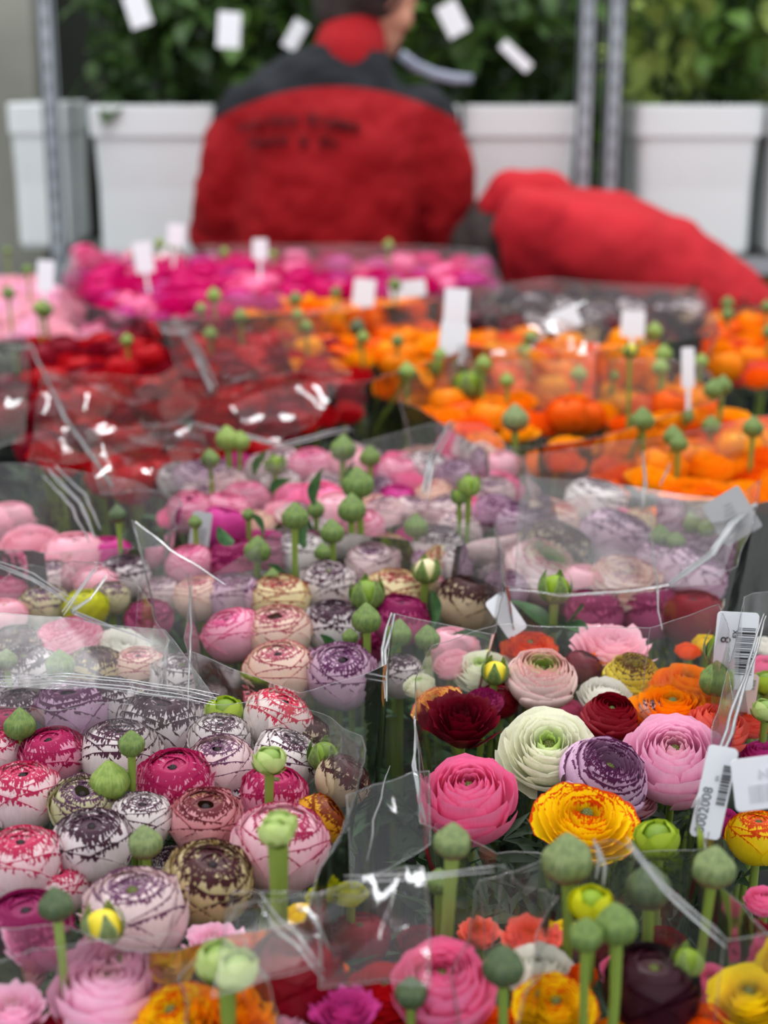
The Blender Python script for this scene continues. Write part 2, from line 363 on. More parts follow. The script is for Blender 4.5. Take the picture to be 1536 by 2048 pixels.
# buds: sepals wrapped round a ball
def sepal_mesh(state, seed):
    rnd = random.Random(seed); V, Fc, UV = [], [], []
    nu, ns = 6, 9
    for j in range(ns+1):
        s = j/ns
        for i in range(nu+1):
            u = -1+2*i/nu
            if state == 'closed':
                th = math.radians(165)*(1-s)+math.radians(1)*s
                r = math.sin(th)**.8*(1-.2*max(0, s-.62)/.38); z = math.cos(th)*.90+.42*(max(0, s-.72)/.28)**1.6
                w = math.radians(41)
                r *= 1+.11*math.cos(u*PI*.5)-.12*abs(u)**3; w *= .97+.10*s*(1-s)*4
            elif state == 'opening':
                th = math.radians(165)*(1-s)+math.radians(38)*s
                r = math.sin(th)*1.04+.10*s**4; z = math.cos(th)*.92+.34*s**4
                w = math.radians(40)*(1-.93*max(0, s-.35)/.65)**.8
            else:        # small sepals under a pale swelling bud
                th = math.radians(168)*(1-s)+math.radians(98)*s
                r = math.sin(th)*1.08+.05*s; z = math.cos(th)*.86
                w = math.radians(30)*(1-.9*s**2)
            a = u*w+.05*math.sin(s*6+seed)
            V.append((r*math.cos(a), r*math.sin(a), z)); UV.append((i/nu, s))
    for j in range(ns):
        for i in range(nu):
            q = j*(nu+1)+i; Fc.append((q, q+1, q+nu+2, q+nu+1))
    return to_mesh('sepal', [(V, Fc, UV, [0.]*len(V))])
SEP = {st: sepal_mesh(st, 3+i) for i, st in enumerate(('closed', 'opening', 'pale'))}
bb = MB(); bb.ball((0, 0, 0), (.96, .96, .90), 16, 10); CORE = mesh_of('bud_core', bb.v, bb.f); CORE.materials.append(None)
BUDP = [[petal_mesh(profile('ball', .35+.6*i/6, random.Random(i+q*9)), i*2.399, math.radians(60), .5, random.Random(i), 7, 7, .02, .3) for i in range(7)] for q in range(2)]
BUDPM = [[to_mesh('petal', [x]) for x in q] for q in BUDP]
# leaves
def leaf_mesh(seed, curl=.5, wid=.22, lobes=0):
    rnd = random.Random(seed); V, Fc, UV = [], [], []; nu, ns = 6, 10
    for j in range(ns+1):
        s = j/ns
        ang = curl*s*1.6; cx = math.sin(ang)/(curl*1.6) if curl else s; cz = (1-math.cos(ang))/(curl*1.6) if curl else 0
        w = wid*math.sin(PI*min(1, s*.93+.07))**.7*(1+lobes*.35*math.sin(s*17))
        for i in range(nu+1):
            u = -1+2*i/nu
            V.append((cx, u*w, -cz+.25*w*abs(u)+.02*math.sin(s*9+seed)*u)); UV.append((i/nu, s))
    for j in range(ns):
        for i in range(nu):
            q = j*(nu+1)+i; Fc.append((q, q+1, q+nu+2, q+nu+1))
    return to_mesh('leaf', [(V, Fc, UV, [0.]*len(V))])
LEAF = [leaf_mesh(1, .5, .2), leaf_mesh(2, .9, .26), leaf_mesh(3, -.4, .15), leaf_mesh(4, 1.3, .2, .6)]
TABLE_Z = .45
def axis_mtx(c, tc, tr, spin, r):
    ax = Vector((math.tan(math.radians(tr)), -math.tan(math.radians(tc)), 1)).normalized()
    q = ax.to_track_quat('Z', 'Y')
    return Matrix.Translation(c) @ q.to_matrix().to_4x4() @ Matrix.Rotation(spin, 4, 'Z') @ Matrix.Scale(r, 4), ax
def stem_pts(foot, top, ax, R, n=7):
    p3 = top; p2 = top-ax*min(.06, (top-foot).length*.4); p0 = foot; p1 = foot+Vector((0, 0, (top.z-foot.z)*.5))
    return [bez(p0, p1, p2, p3, i/(n-1))-p0 for i in range(n)]
BUNCH = {}
rs = random.Random(7)
def flower(c, D, kind, mat, tc, tr, label, group, far=False, sq=None, foot=None):
    R = D/2
    mtx, ax = axis_mtx(c, tc, tr, rs.uniform(0, 6.28), R)
    if foot is None: foot = Vector((c.x*.97-ax.x*.05, c.y-ax.y*.05+.01, TABLE_Z))
    root = empty('ranunculus', foot, label, 'flower', group)
    L = Matrix.Translation(-foot) @ mtx
    if far:
        add('bloom', rs.choice(FAR[kind])[0], PM[mat], root, mtx=L, own=True)
    else:
        for me in rs.choice(PROTO[kind]): add('petal', me, PM[mat], root, mtx=L, own=True)
        add('heart', HEART, M['heartd'] if kind in ('ball', 'bally') and rs.random() < .7 else M['heart'], root, mtx=L @ Matrix.Translation((0, 0, HZ[kind])), own=True)
    s = MB(); s.tube(stem_pts(foot, c-ax*R*.75, ax, R), .0028, 5, False); s.build('stem', GM['stem'], root)
    return root
budn = 0
def bud(c, D, style, label, group, gm='bud', foot=None, tc=0, tr=0, stemr=None, stemg='stem', inner='lime', leaves=0):
    global budn; budn += 1
    R = D/2; mtx, ax = axis_mtx(c, tc+rs.uniform(-4, 4), tr+rs.uniform(-4, 4), rs.uniform(0, 1.2), R)
    if foot is None: foot = Vector((c.x*.985, c.y+.01, TABLE_Z))
    root = empty('ranunculus_bud', foot, label, 'bud', group)
    L = Matrix.Translation(-foot) @ mtx
    if style == 'double':
        for dx in (-.42, .42):
            L2 = L @ Matrix.Translation((dx, 0, 0)) @ Matrix.Diagonal((.66, .8, .72, 1))
            for me in BUDPM[0]: add('petal', me, PM[inner], root, mtx=L2, own=True)
            add('bud_core', CORE, PM[inner], root, mtx=L2 @ Matrix.Scale(.72, 4), own=True)
        for k in range(5): add('sepal', SEP['pale'], GM[gm], root, mtx=L @ Matrix.Diagonal((1, .75, .8, 1)) @ Matrix.Rotation(k*2*PI/5, 4, 'Z'), own=True)
    elif style == 'pale':
        for me in rs.choice(BUDPM): add('petal', me, PM[inner], root, mtx=L @ Matrix.Diagonal((1, 1, .9, 1)), own=True)
        add('bud_core', CORE, PM[inner], root, mtx=L @ Matrix.Diagonal((.74, .74, .72, 1)), own=True)
        for k in range(5): add('sepal', SEP['pale'], GM[gm], root, mtx=L @ Matrix.Rotation(k*2*PI/5+.3, 4, 'Z'), own=True)
    else:
        add('bud_core', CORE, PM[inner] if style == 'opening' else GM[gm], root, mtx=L @ Matrix.Scale(.95 if style == 'opening' else .86, 4), own=True)
        for k in range(5):
            add('sepal', SEP[style], GM[gm], root, mtx=L @ Matrix.Rotation(k*2*PI/5, 4, 'Z') @ Matrix.Scale(1+.015*(k % 2), 4), own=True)
    sr = min(stemr*.56, .0046) if stemr else max(.0022, R*.24)
    s = MB(); pts = stem_pts(foot, c-ax*R*.8, ax, R, 8); s.tube(pts, [sr*1.12]*5+[sr, sr, sr*1.2], 8, False); s.build('stem', GM[stemg], root)
    for k in range(leaves):
        t = pts[rs.choice((4, 5, 6))]; a = rs.uniform(0, 6.28)
        add('leaf', LEAF[(k*3+budn) % 4], GM['leaf'], root, mtx=Matrix.Translation(t) @ Matrix.Rotation(a, 4, 'Z') @ Matrix.Rotation(-.7+rs.uniform(-.4, .5), 4, 'Y') @ Matrix.Scale(rs.uniform(.03, .05), 4), own=True)
    return root
ACC = []
def far_stuff(c, D, kind, mat, tc, tr):
    mtx, ax = axis_mtx(c, tc, tr, rs.uniform(0, 6.28), D/2); ACC.append((mtx, rs.choice(FAR[kind])[0], mat))
def build_far(label):
    import numpy as np
    names = sorted({a[2] for a in ACC}); V, Fi, UV, L, MI = [], [], [], [], []; n = 0; cache = {}
    for mtx, me, mat in ACC:
        if me.name not in cache:
            v = np.empty(len(me.vertices)*3); me.vertices.foreach_get('co', v); f = np.empty(len(me.polygons)*4, int); me.polygons.foreach_get('vertices', f)
            u = np.empty(len(me.loops)*2); me.uv_layers[0].data.foreach_get('uv', u); l = np.empty(len(me.vertices)); me.attributes['layer'].data.foreach_get('value', l)
            cache[me.name] = (v.reshape(-1, 3), f, u, l)
        v, f, u, l = cache[me.name]; m = np.array(mtx); V.append(v @ m[:3, :3].T+m[:3, 3]); Fi.append(f+n); n += len(v); UV.append(u); L.append(l); MI.append(np.full(len(f)//4, names.index(mat)))
    V = np.concatenate(V); org = np.array((0, 2.7, .45)); Fi = np.concatenate(Fi)
    me = bpy.data.meshes.new('far_blooms'); nf = len(Fi)//4
    me.vertices.add(len(V)); me.vertices.foreach_set('co', (V-org).ravel()); me.loops.add(len(Fi)); me.loops.foreach_set('vertex_index', Fi); me.polygons.add(nf)
    me.polygons.foreach_set('loop_start', np.arange(nf)*4); me.polygons.foreach_set('loop_total', np.full(nf, 4)); me.polygons.foreach_set('use_smooth', np.ones(nf, bool)); me.polygons.foreach_set('material_index', np.concatenate(MI))
    me.update(calc_edges=True); me.uv_layers.new(name='UVMap').data.foreach_set('uv', np.concatenate(UV)); me.attributes.new('layer', 'FLOAT', 'POINT').data.foreach_set('value', np.concatenate(L))
    for q in names: me.materials.append(PM[q])
    o = bpy.data.objects.new('ranunculus_rows', me); COL.objects.link(o); o.location = org
    tag(o, label, 'flowers', kind='stuff')
def FL(rows, group, zoff=0, big=1.):
    for r in rows:
        px, py, wpx, kind, mat, tc, tr, lab = r[:8]; z = .75+zoff+(r[8] if len(r) > 8 else 0)
        c = at_z(px, py, z); tc = tc-7 if kind[:4] == 'ball' else tc; D = big*wpx*proj(c)[2]/F/ (1.0 if kind in ('ball', 'bally', 'globe') else 1.04)
        flower(c, D, kind, mat, tc, tr, lab, group)
def BD(rows, group):
    """bud rows: px, py, width, style, stem length visible in px, stem lean in px, label, options"""
    for r in rows:
        px, py, wpx, style, sl, lean, lab = r[:7]; o = dict(r[7]) if len(r) > 7 else {}
        # the stem leaves the bloom plane (z .75) sl pixels below the bud
        base = at_z(px+lean, py+sl, o.pop('zb', .75)); c = at_y(px, py, base.y)
        dep = proj(c)[2]; D = wpx*dep/F
        if c.z < base.z+.008: c.z = base.z+.008
        foot = Vector((base.x+max(-.02, min(.02, (base.x-c.x)*.8)), base.y+.005, TABLE_Z))
        bud(c, D, style, lab, group, foot=foot, **o)
# ---------------------------------------------------------------- setting
conc = plain('concrete', (142, 142, 132), .85, col2=(122, 122, 114), scale=1.5, bump=.2)
floorm = plain('floor_concrete', (92, 92, 88), .7, col2=(76, 76, 72), scale=2, bump=.1)
b = MB(); b.box((-6, -2, -.1), (6, 14, 0)); tag(b.build('floor', floorm, smooth=False), 'grey concrete hall floor', kind='structure')
b = MB(); b.box((-6, 5.3, 0), (-1.16, 5.5, 4.5)); tag(b.build('wall_left', conc, smooth=False), 'pale grey concrete wall behind the left trolley', kind='structure')
b = MB(); b.box((-6, 6.2, 0), (6, 6.4, 4.4)); tag(b.build('wall_back', plain('dark_wall', (38, 44, 34), .8, col2=(26, 30, 24), scale=1.2), smooth=False), 'dark wall behind the potted plants', kind='structure')  # height added above the view to darken the film's reflections
# ---------------------------------------------------------------- table and crates
tblm = plain('table_dark', (34, 36, 34), .6, col2=(26, 28, 26)); blackp = plain('crate_black', (24, 26, 27), .45)
t = empty('display_table', (0, 1.95, 0), 'long dark display table under all the flower bunches', 'table')
b = MB(); b.box((-1.12, -1.57, .40), (1.12, 1.52, .43)); b.build('table_top', tblm, t, smooth=False)
for x in (-1.05, 1.05):
    for y in (-1.5, 0, 1.45):
        b = MB(); b.box((x-.03, y-.03, 0), (x+.03, y+.03, .40)); b.build('leg', tblm, t, smooth=False)
CR = [(-.36, .44, -.02, .80), (.02, .42, .36, .80), (-.46, .86, -.04, 1.22), (.02, .86, .46, 1.22), (-.56, 1.28, -.06, 1.70), (.0, 1.28, .56, 1.70),
      (-.78, 1.76, -.02, 2.22), (.04, 1.76, .78, 2.22), (-.95, 2.28, -.02, 2.82), (.04, 2.28, .95, 2.82), (-1.02, 2.88, -.02, 3.42), (.04, 2.88, 1.02, 3.42)]
for i, (x0, y0, x1, y1) in enumerate(CR):
    r = empty('flower_crate', ((x0+x1)/2, (y0+y1)/2, .43), 'low black plastic crate hidden beneath the flower bunches', 'crate', 'black crates under the bunches')
    hx, hy = (x1-x0)/2, (y1-y0)/2
    b = MB(); b.box((-hx, -hy, 0), (hx, hy, .012)); b.build('crate_base', blackp, r, smooth=False)
    for q in (((-hx, -hy, .012), (hx, -hy+.008, .13)), ((-hx, hy-.008, .012), (hx, hy, .13)), ((-hx, -hy+.008, .012), (-hx+.008, hy-.008, .13)), ((hx-.008, -hy+.008, .012), (hx, hy-.008, .13))):
        b = MB(); b.box(*q); b.build('crate_side', blackp, r, smooth=False)
# ---------------------------------------------------------------- trolleys
galv = plain('galvanised_steel', (156, 164, 172), .5, .1, col2=(140, 148, 156), scale=6); shelfm = plain('shelf_grey', (108, 112, 110), .6, col2=(92, 94, 92), scale=3)
def trolley(xl, xr, y0, y1, label):
    r = empty('plant_trolley', ((xl+xr)/2, (y0+y1)/2, 0), label, 'trolley'); hx, hy = (xr-xl)/2, (y1-y0)/2
    for sx in (-1, 1):
        for sy in (-1,):
            b = MB(); cx, cy = sx*hx, sy*hy-.03
            b.box((cx-.019, cy-.016, .12), (cx+.019, cy-.012, 1.95)); b.box((cx-.019, cy-.016, .12), (cx-.015, cy+.016, 1.95)); b.box((cx+.015, cy-.016, .12), (cx+.019, cy+.016, 1.95))
            p = b.build('post', galv, r, smooth=False)
            s = MB()
            for k in range(33): z = .2+k*.052; s.box((cx-.003, cy-.0168, z), (cx+.003, cy-.0145, z+.018))
            tag(s.build('slot', blackp, p, smooth=False), kind='stuff')
            for wy in (cy, -cy): w_ = MB(); w_.tube([(cx-.014, wy, .06), (cx+.014, wy, .06)], .06, 16); w_.build('wheel', blackp, r)
    for z in (.13, .715):
        b = MB(); b.box((-hx-.02, -hy-.02, z-.025), (hx+.02, hy+.02, z+.0)); b.build('shelf', shelfm, r, smooth=False)
        b = MB(); b.box((-hx-.02, -hy-.024, z-.03), (hx+.02, -hy-.018, z+.01)); b.build('shelf_lip', galv, r, smooth=False)
    return r
xL = at_y(112, 300, 3.98).x; xM = at_y(1163, 300, 3.98).x; xN = at_y(1219, 300, 3.98).x
trolley(xL, xM, 3.98, 4.50, 'galvanised trolley holding white tubs behind the standing worker')
trolley(xN, xN+1.33, 3.98, 4.50, 'galvanised trolley at the right holding white tubs behind the bending worker')
# dark boxes added on the lower shelves to give the shade under the tubs
for i, (x0, x1, nm) in enumerate([(-.75, -.1, 'added dark box for the darkness below the left white tubs'), (.62, 1.2, 'added dark box for the darkness below the right white tubs')]):
    r = empty('dark_box', ((x0+x1)/2, 4.25, .13), nm, 'crate'); hx = (x1-x0)/2
    b = MB(); b.box((-hx, -.22, 0), (hx, .22, .36)); b.build('box_body', plain('dark_box_grey%d' % i, (46, 46, 42), .7), r, smooth=False)
    for zz in (.1, .2, .3):
        b = MB(); b.box((-hx-.006, -.226, zz), (hx+.006, .226, zz+.02)); b.build('box_rib', blackp, r, smooth=False)
# ---------------------------------------------------------------- white tubs with plants
white = plain('white_plastic', (226, 230, 232), .35, coat=.2)
def rrect(hx, hy, r, z, n=7):
    out = []
    for qx, qy, a0 in ((1, 1, 0), (-1, 1, 90), (-1, -1, 180), (1, -1, 270)):
        for k in range(n+1):
            a = math.radians(a0+90*k/n); out.append((qx*(hx-r)+r*math.cos(a), qy*(hy-r)+r*math.sin(a), z))
    return out
def ringloft(rings, close=True):
    m = MB(); n = len(rings[0])
    for rg in rings: m.v += [Vector(p) for p in rg]
    for i in range(len(rings)-1):
        for k in range(n): m.f.append((i*n+k, i*n+(k+1) % n, (i+1)*n+(k+1) % n, (i+1)*n+k))
    if close: m.f.append(tuple(range(n-1, -1, -1))); m.f.append(tuple((len(rings)-1)*n+k for k in range(n)))
    return m
def tub(cx, cy, z, wd, label):
    r = empty('white_tub', (cx, cy, z), label, 'tub'); H = .385; a = wd/2
    prof_ = [(a*.90, 0), (a*.99, H-.075), (a*.99, H-.07), (a*.95, H-.07), (a*.95, .012)]
    m = ringloft([rrect(x, .17*x/a, .03, zz) for x, zz in prof_]); m.build('body', white, r, smooth=False)
    m = ringloft([rrect(x, .17*x/a, .03, zz) for x, zz in [(a*.95, H-.072), (a*1.05, H-.078), (a*1.06, H-.004), (a*1.02, H), (a*.96, H), (a*.95, H-.072)]], False); m.build('rim', white, r, smooth=False)
    b = MB(); b.ball((0, 0, H-.05), (a*.9, .15, .012), 20, 5); b.build('soil', plain('soil', (44, 34, 26), .9), r)
    b = MB()
    for q in (((-.065, -.1705*.97, .245), (.065, -.1705*.97+.006, .252)), ((-.045, -.166, .20), (-.040, -.160, .245)), ((.040, -.166, .20), (.045, -.160, .245))): b.box(*q)
    b.build('embossed_mark', white, r, smooth=False)
    return r
TZ = .717; pitch_ = .325
plantm = [green_mat('plant_green%d' % i, a, c, trans=.3) for i, (a, c) in enumerate((((64, 96, 36), (34, 58, 24)), ((100, 138, 56), (52, 80, 32)), ((160, 180, 92), (110, 134, 60))))]
def plant(cx, cy, z, rx, h, m, nleaf, label, seed, group=None):
    rnd = random.Random(seed); r = empty('potted_plant', (cx, cy, z), label, 'plant', group)
    st = MB(); tips = []
    for k in range(7):
        x, y = rnd.uniform(-rx, rx)*.7, rnd.uniform(-.1, .1); hh = h*rnd.uniform(.8, 1.05)
        pts = [Vector((x*.3, y*.3, 0)), Vector((x*.7, y*.7, hh*.4)), Vector((x, y, hh))]; st.tube(pts, [.006, .005, .003], 5); tips += [pts]
    st.build('stem', GM['stemd'], r)
    lf = MB(); uv = []
    for k in range(nleaf):
        p = Vector((rnd.uniform(-rx, rx), rnd.uniform(-.17, .15), rnd.uniform(.05, h))); a = rnd.uniform(0, 6.28); L = rnd.uniform(.05, .10)
        M_ = Matrix.Translation(p) @ Matrix.Rotation(a, 4, 'Z') @ Matrix.Rotation(rnd.uniform(-.6, 1.2), 4, 'Y') @ Matrix.Rotation(rnd.uniform(-.5, .5), 4, 'X') @ Matrix.Scale(L, 4)
        w_ = .34
        lf.add([M_ @ Vector(q) for q in ((0, 0, 0), (.35, w_, .06), (.35, 0, 0), (.35, -w_, .06), (.75, w_*.8, .0), (.75, 0, -.07), (.75, -w_*.8, 0), (1.1, 0, -.2))],
               [(0, 2, 1), (0, 3, 2), (1, 2, 5, 4), (2, 3, 6, 5), (4, 5, 7), (5, 6, 7)])
    lf.build('foliage', m, r)
    return r
TUBS = [('leftmost white tub, in shade at the left trolley post', 102, 4.42, .16), ('white tub on the left trolley beside the standing worker', 322, 4.24, .325),
        ('white tub hidden behind the standing worker, left half', 572, 4.24, .325), ('white tub behind the standing worker, right half', 800, 4.24, .31), ('white tub between the two workers, left of the double posts', 1032, 4.24, .30),
        ('white tub on the right trolley with faint embossed mark', 1372, 4.24, .335), ('white tub cut off by the right edge of the photo', 1632, 4.24, .335)]
pi_ = 0
PL = dict(zip([t_[0] for t_ in TUBS], ('shaded leftmost tub', 'tub beside the standing worker', 'tub behind the worker, left half', 'tub behind the worker, right half', 'tub between the two workers', 'tub with the embossed mark', 'tub at the right edge')))
for lab, px, yy, wd in TUBS:
    c = at_y(px, 300, yy); tub(c.x, yy, TZ, wd*.99/1.05, lab)
    for k in range(2 if px > 200 else 0):
        pi_ += 1; right = px > 1200
        plant(c.x+(k-.5)*wd*.5, yy+.03, TZ+.33, wd*.30, .52, plantm[2 if (right and k == 0) else (1 if (pi_ % 3 == 0 or right) else 0)], 150,
              '%s leafy plant in the %s' % (('dark', 'light green')[right and k == 0], PL[lab]+(', left one' if k == 0 else ', right one')), pi_, 'plants in the white tubs')
# rear hedge of taller plants seen between
for i, px in enumerate((345, 430, 520, 620, 900, 1040, 1270, 1420, 1560)):
    c = at_y(px, 100, 4.85)
    plant(c.x, 4.9, .0, .13, 1.75, plantm[1 if px in (480, 1270, 1560, 1420) else 0], 380, 'tall dark leafy plant standing behind the trolleys, partly hidden by the tubs', 60+i, 'tall plants behind the trolleys')
# tags hanging in the foliage
tagm = plain('tag_white', (232, 234, 240), .4); ink = plain('ink', (30, 30, 34), .6); inkg = plain('ink_grey', (150, 152, 156), .6)
def rcard(wd, ht, th=.0006, r=.003):
    return ringloft([[(x, z, y) for x, y, z in rrect(wd/2, ht/2, r, zz)] for zz in (-th/2, th/2)])
def card(px, py, y, wpx, hpx, roll, label, tilt=-8, yaw=0, m=None, name='plant_tag', cat='tag', stick=0, group=None):
    c = at_y(px, py, y); dep = proj(c)[2]; r = empty(name, c, label, cat, group); r.rotation_euler = (math.radians(tilt), math.radians(roll), math.radians(yaw))
    wd, ht = wpx*dep/F, hpx*dep/F
    rcard(wd, ht).build('card', m or tagm, r, smooth=False)
    if stick:
        b = MB(); b.box((-.003, -.0005, -ht/2-stick), (.003, .0012, -ht/2+.01)); b.build('stick', m or tagm, r, smooth=False)
    return r, wd, ht
for px, py, wp_, hp_, rl, lb in ((275, 20, 44, 66, -18, 'white tag high in the foliage near the left post'), (458, 60, 46, 70, 4, 'upright white tag in the dark foliage left of the worker'),
                             (905, 38, 44, 66, -28, 'tilted white tag in the foliage right of the worker\'s head'), (590, 70, 30, 60, 30, 'pale tag beside the standing worker\'s neck'), (1032, 112, 22, 74, -48, 'slanting pale tag in the foliage left of the double posts')):
    card(px, py, 4.02, wp_, hp_, rl, lb)
b = MB(); pts = [at_y(x, y, 3.98)-at_y(880, 140, 3.98) for x, y in ((800, 108), (830, 132), (870, 150), (910, 158), (945, 158))]
b.tube(pts, [.012, .014, .014, .014, .01], 6, sq=.2); o = b.build('plastic_strip', plain('strip_pale', (150, 158, 178), .3), None, at_y(880, 140, 3.98)); tag(o, 'pale curved plastic strip in the foliage right of the worker', 'strip')
# ---------------------------------------------------------------- flowers, left foreground bunch
FL([
 (142,1425,142,'bally','lp',8,-4,'lilac bloom with dark purple rims at the back left of the left bunch',.0),
 (320,1455,158,'ball','wpd',8,6,'large white bloom with wide near-black heart behind the small stalked bud'),
 (240,1508,150,'ball','wp',4,2,'round white bloom with purple top rising behind the small stalked bud'),
 (105,1512,122,'ball','mg',14,-8,'deep magenta bloom with fine white lace, left of the stalked bud'),
 (-2,1500,92,'ball','wm',8,-10,'magenta and white bloom cut off at the left edge above a bigger one'),
 (440,1482,118,'ball','wps',10,4,'white bloom with scribbled purple rims below the round lime bud'),
 (555,1438,126,'ball','wc',6,22,'white bloom with crimson feathered rims at the back right of the left bunch',.008),
 (440,1532,128,'ball','lav',14,-4,'pale bloom with brown-purple ringed heart in the middle of the left bunch'),
 (572,1520,128,'ball','wps',6,24,'white and purple bloom half hidden behind the tall pale bud'),
 (350,1572,150,'ball','mg',18,-2,'wide magenta and white laced bloom at the centre of the left bunch'),
 (46,1590,142,'ball','wm',8,2,'big white bloom with broad magenta crown near the left edge'),
 (165,1612,124,'bally','cp',22,6,'cream-green squarish bloom with purple scribbles'),
 (284,1640,116,'ball','wps',12,4,'small white bloom with a splash of dark purple'),
 (185,1692,152,'ball','wpd',14,2,'white bloom with large dark plum heart, second row from the front'),
 (45,1725,150,'ball','wm',10,0,'white and magenta bloom with a loose lower petal at the left edge'),
 (412,1642,136,'bally','pb',16,2,'salmon pink bloom with brown ringed heart'),
 (548,1592,126,'ball','mg',12,8,'flat magenta laced bloom behind the tall pale buds'),
 (562,1695,182,'ball','pkr',12,8,'big blush bloom with magenta rims behind the twin pale bud stems'),
 (640,1640,100,'ball','ob',4,50,'orange and brown bloom leaning out of the right side of the left bunch'),
 (685,1560,104,'ball','bc',4,35,'brown-rimmed cream bloom under film at the right of the left bunch'),
 (416,1768,172,'ball','cm',20,14,'cream bloom with heavy maroon rims at the front of the left bunch'),
 (270,1832,198,'ball','lav',10,-2,'very pale lavender bloom with thin purple lines at the front of the left bunch'),
 (55,1865,172,'ball','mgd',12,0,'dull magenta bloom behind film in the lower left corner'),
 (190,1925,150,'ball','lav',10,0,'pale bloom behind the yellow opening bud',-.02),
 (120,1775,110,'ball','wm',10,0,'white bloom with a magenta line tucked between two larger ones',-.015),
 (500,1600,100,'ball','wps',10,0,'white bloom mostly hidden between magenta laced ones',-.02),
 (610,1470,90,'ball','bc',10,20,'dark plum bloom tucked at the back right of the left bunch',-.005),
 (40,1425,100,'ball','wpd',10,0,'purple streaked bloom behind the dark green bud at the left edge',-.008),
 (15,1455,90,'ball','mg',10,0,'small magenta bloom behind the dark green bud',-.01),
 (130,1277,150,'open','pp',4,-14,'pointed magenta pink bloom lying under film at the upper left',.005),
 (245,1300,128,'open','wht',14,16,'plain white bloom pressed under the film fold'),
 (190,1345,112,'ball','cm',10,4,'cream and dark purple bloom right of the dark bud under film'),
 (278,1342,104,'ball','crm',10,0,'cream bloom with thin purple rims under film'),
 (362,1362,118,'ball','wps',12,6,'white bloom with purple heart beside the vertical film seam'),
 (418,1368,92,'ball','wc',4,40,'crimson feathered bloom leaning right beside the film seam'),
 (52,1345,118,'ball','wpd',12,-4,'dark purple striped bloom beside the faded bud at the left'),
 (32,1292,92,'ball','bc',10,0,'white bloom with brown-violet cap at the upper left edge'),
 (-8,1380,90,'ball','wpd',10,0,'dark purple bloom at the left edge under the bright film rim'),
 (222,1405,112,'ball','wpd',10,0,'white and purple bloom just below the bright film rim'),
 (492,1412,86,'ball','wc',10,10,'crimson and white bloom behind the round lime bud',-.01),
 (395,1425,96,'ball','wp',10,0,'purple and white bloom behind the lime bud, left side',-.012),
 (300,1400,90,'ball','cp',10,0,'cream bloom in the row under the film rim',-.012),
 (480,1760,110,'ball','lav',10,10,'pale bloom low in the gap beside the twin bud stems',-.05),
 (345,1740,100,'ball','wp',10,0,'purple and white bloom low behind the cream and maroon one',-.04),
], 'purple and magenta rimmed blooms in the left bunch', 0, 1.07)
BD([
 (263,1490,50,'closed',108,0,'small round green bud on a stalk above the white blooms of the left bunch'),
 (540,1520,68,'pale',120,0,'tall pale lime bud above the right side of the left bunch',{'gm':'budl','inner':'limp'}),
 (555,1656,92,'double',240,-6,'broad pale lime bud with lobes on a thick double stem',{'gm':'budl','inner':'limp','stemr':.0085}),
 (220,1565,74,'closed',40,0,'plump green bud wedged between white blooms of the left bunch',{'gm':'budl'}),
 (290,1688,64,'closed',60,-12,'grey-green bud beside the dark plum hearted bloom',{'gm':'budr'}),
 (40,1452,60,'closed',50,4,'dark green bud near the left edge below the film rim'),
 (120,1332,56,'closed',40,0,'dark green bud under film at the upper left'),
 (14,1322,40,'closed',66,6,'faded green bud at the left edge under film',{'gm':'budr'}),
 (450,1423,76,'pale',30,0,'round lime green bud with faint brown marks',{'gm':'budl','inner':'lime'}),
 (648,1512,66,'opening',30,0,'green opening bud at the right side of the left bunch',{'gm':'bud','inner':'lime'}),
 (112,1812,66,'closed',170,14,'dull red-green bud on a pale stalk before the dull magenta bloom',{'gm':'budd','stemg':'stemp'}),
 (206,1855,84,'opening',80,-8,'yellow and orange bud opening from green sepals',{'inner':'yel','gm':'budr'}),
], 'buds of the left bunch')
# pale pink bunch beyond, left edge
FL([
 (35,1150,150,'open','pp',6,0,'magenta pink bloom at the left edge under the film peak'),
 (150,1120,120,'ball','lpink',8,0,'pale pink blurred bloom at the left, second from the edge'),
 (60,1085,120,'open','lpink',8,0,'light pink blurred bloom high at the left edge'),
 (215,1115,90,'ball','mgp',8,0,'dull pink bloom beside the green stalks at left'),
 (300,1238,86,'ball','mgd',8,0,'dull magenta bloom behind the bright V of film'),
 (170,1218,84,'ball','limy',8,0,'yellow-green bloom left of the bright V of film'),
 (222,1195,70,'ball','cp',8,0,'yellowish cream bloom behind the bright V of film'),
 (90,1210,90,'ball','cp',8,0,'cream bloom between pink ones at the left edge'),
 (250,1150,90,'ball','wpd',8,0,'dark purple bloom behind the film peak'),
 (10,1235,80,'ball','lpink',8,0,'small pale pink bloom at the left edge above the brown-violet one'),
 (105,1160,86,'ball','lav',8,0,'pale lavender bloom among the blurred pink ones at left'),
 (20,1045,90,'ball','lpink',8,0,'pale bloom at the left edge behind grey film'),
 (190,1170,80,'ball','lpink',8,0,'faint pink bloom between the film peaks'),
 (320,1190,80,'ball','lav',8,0,'pale bloom just inside the film peak',-.02),
], 'pale pink blooms at the left edge', 0, 1.1)
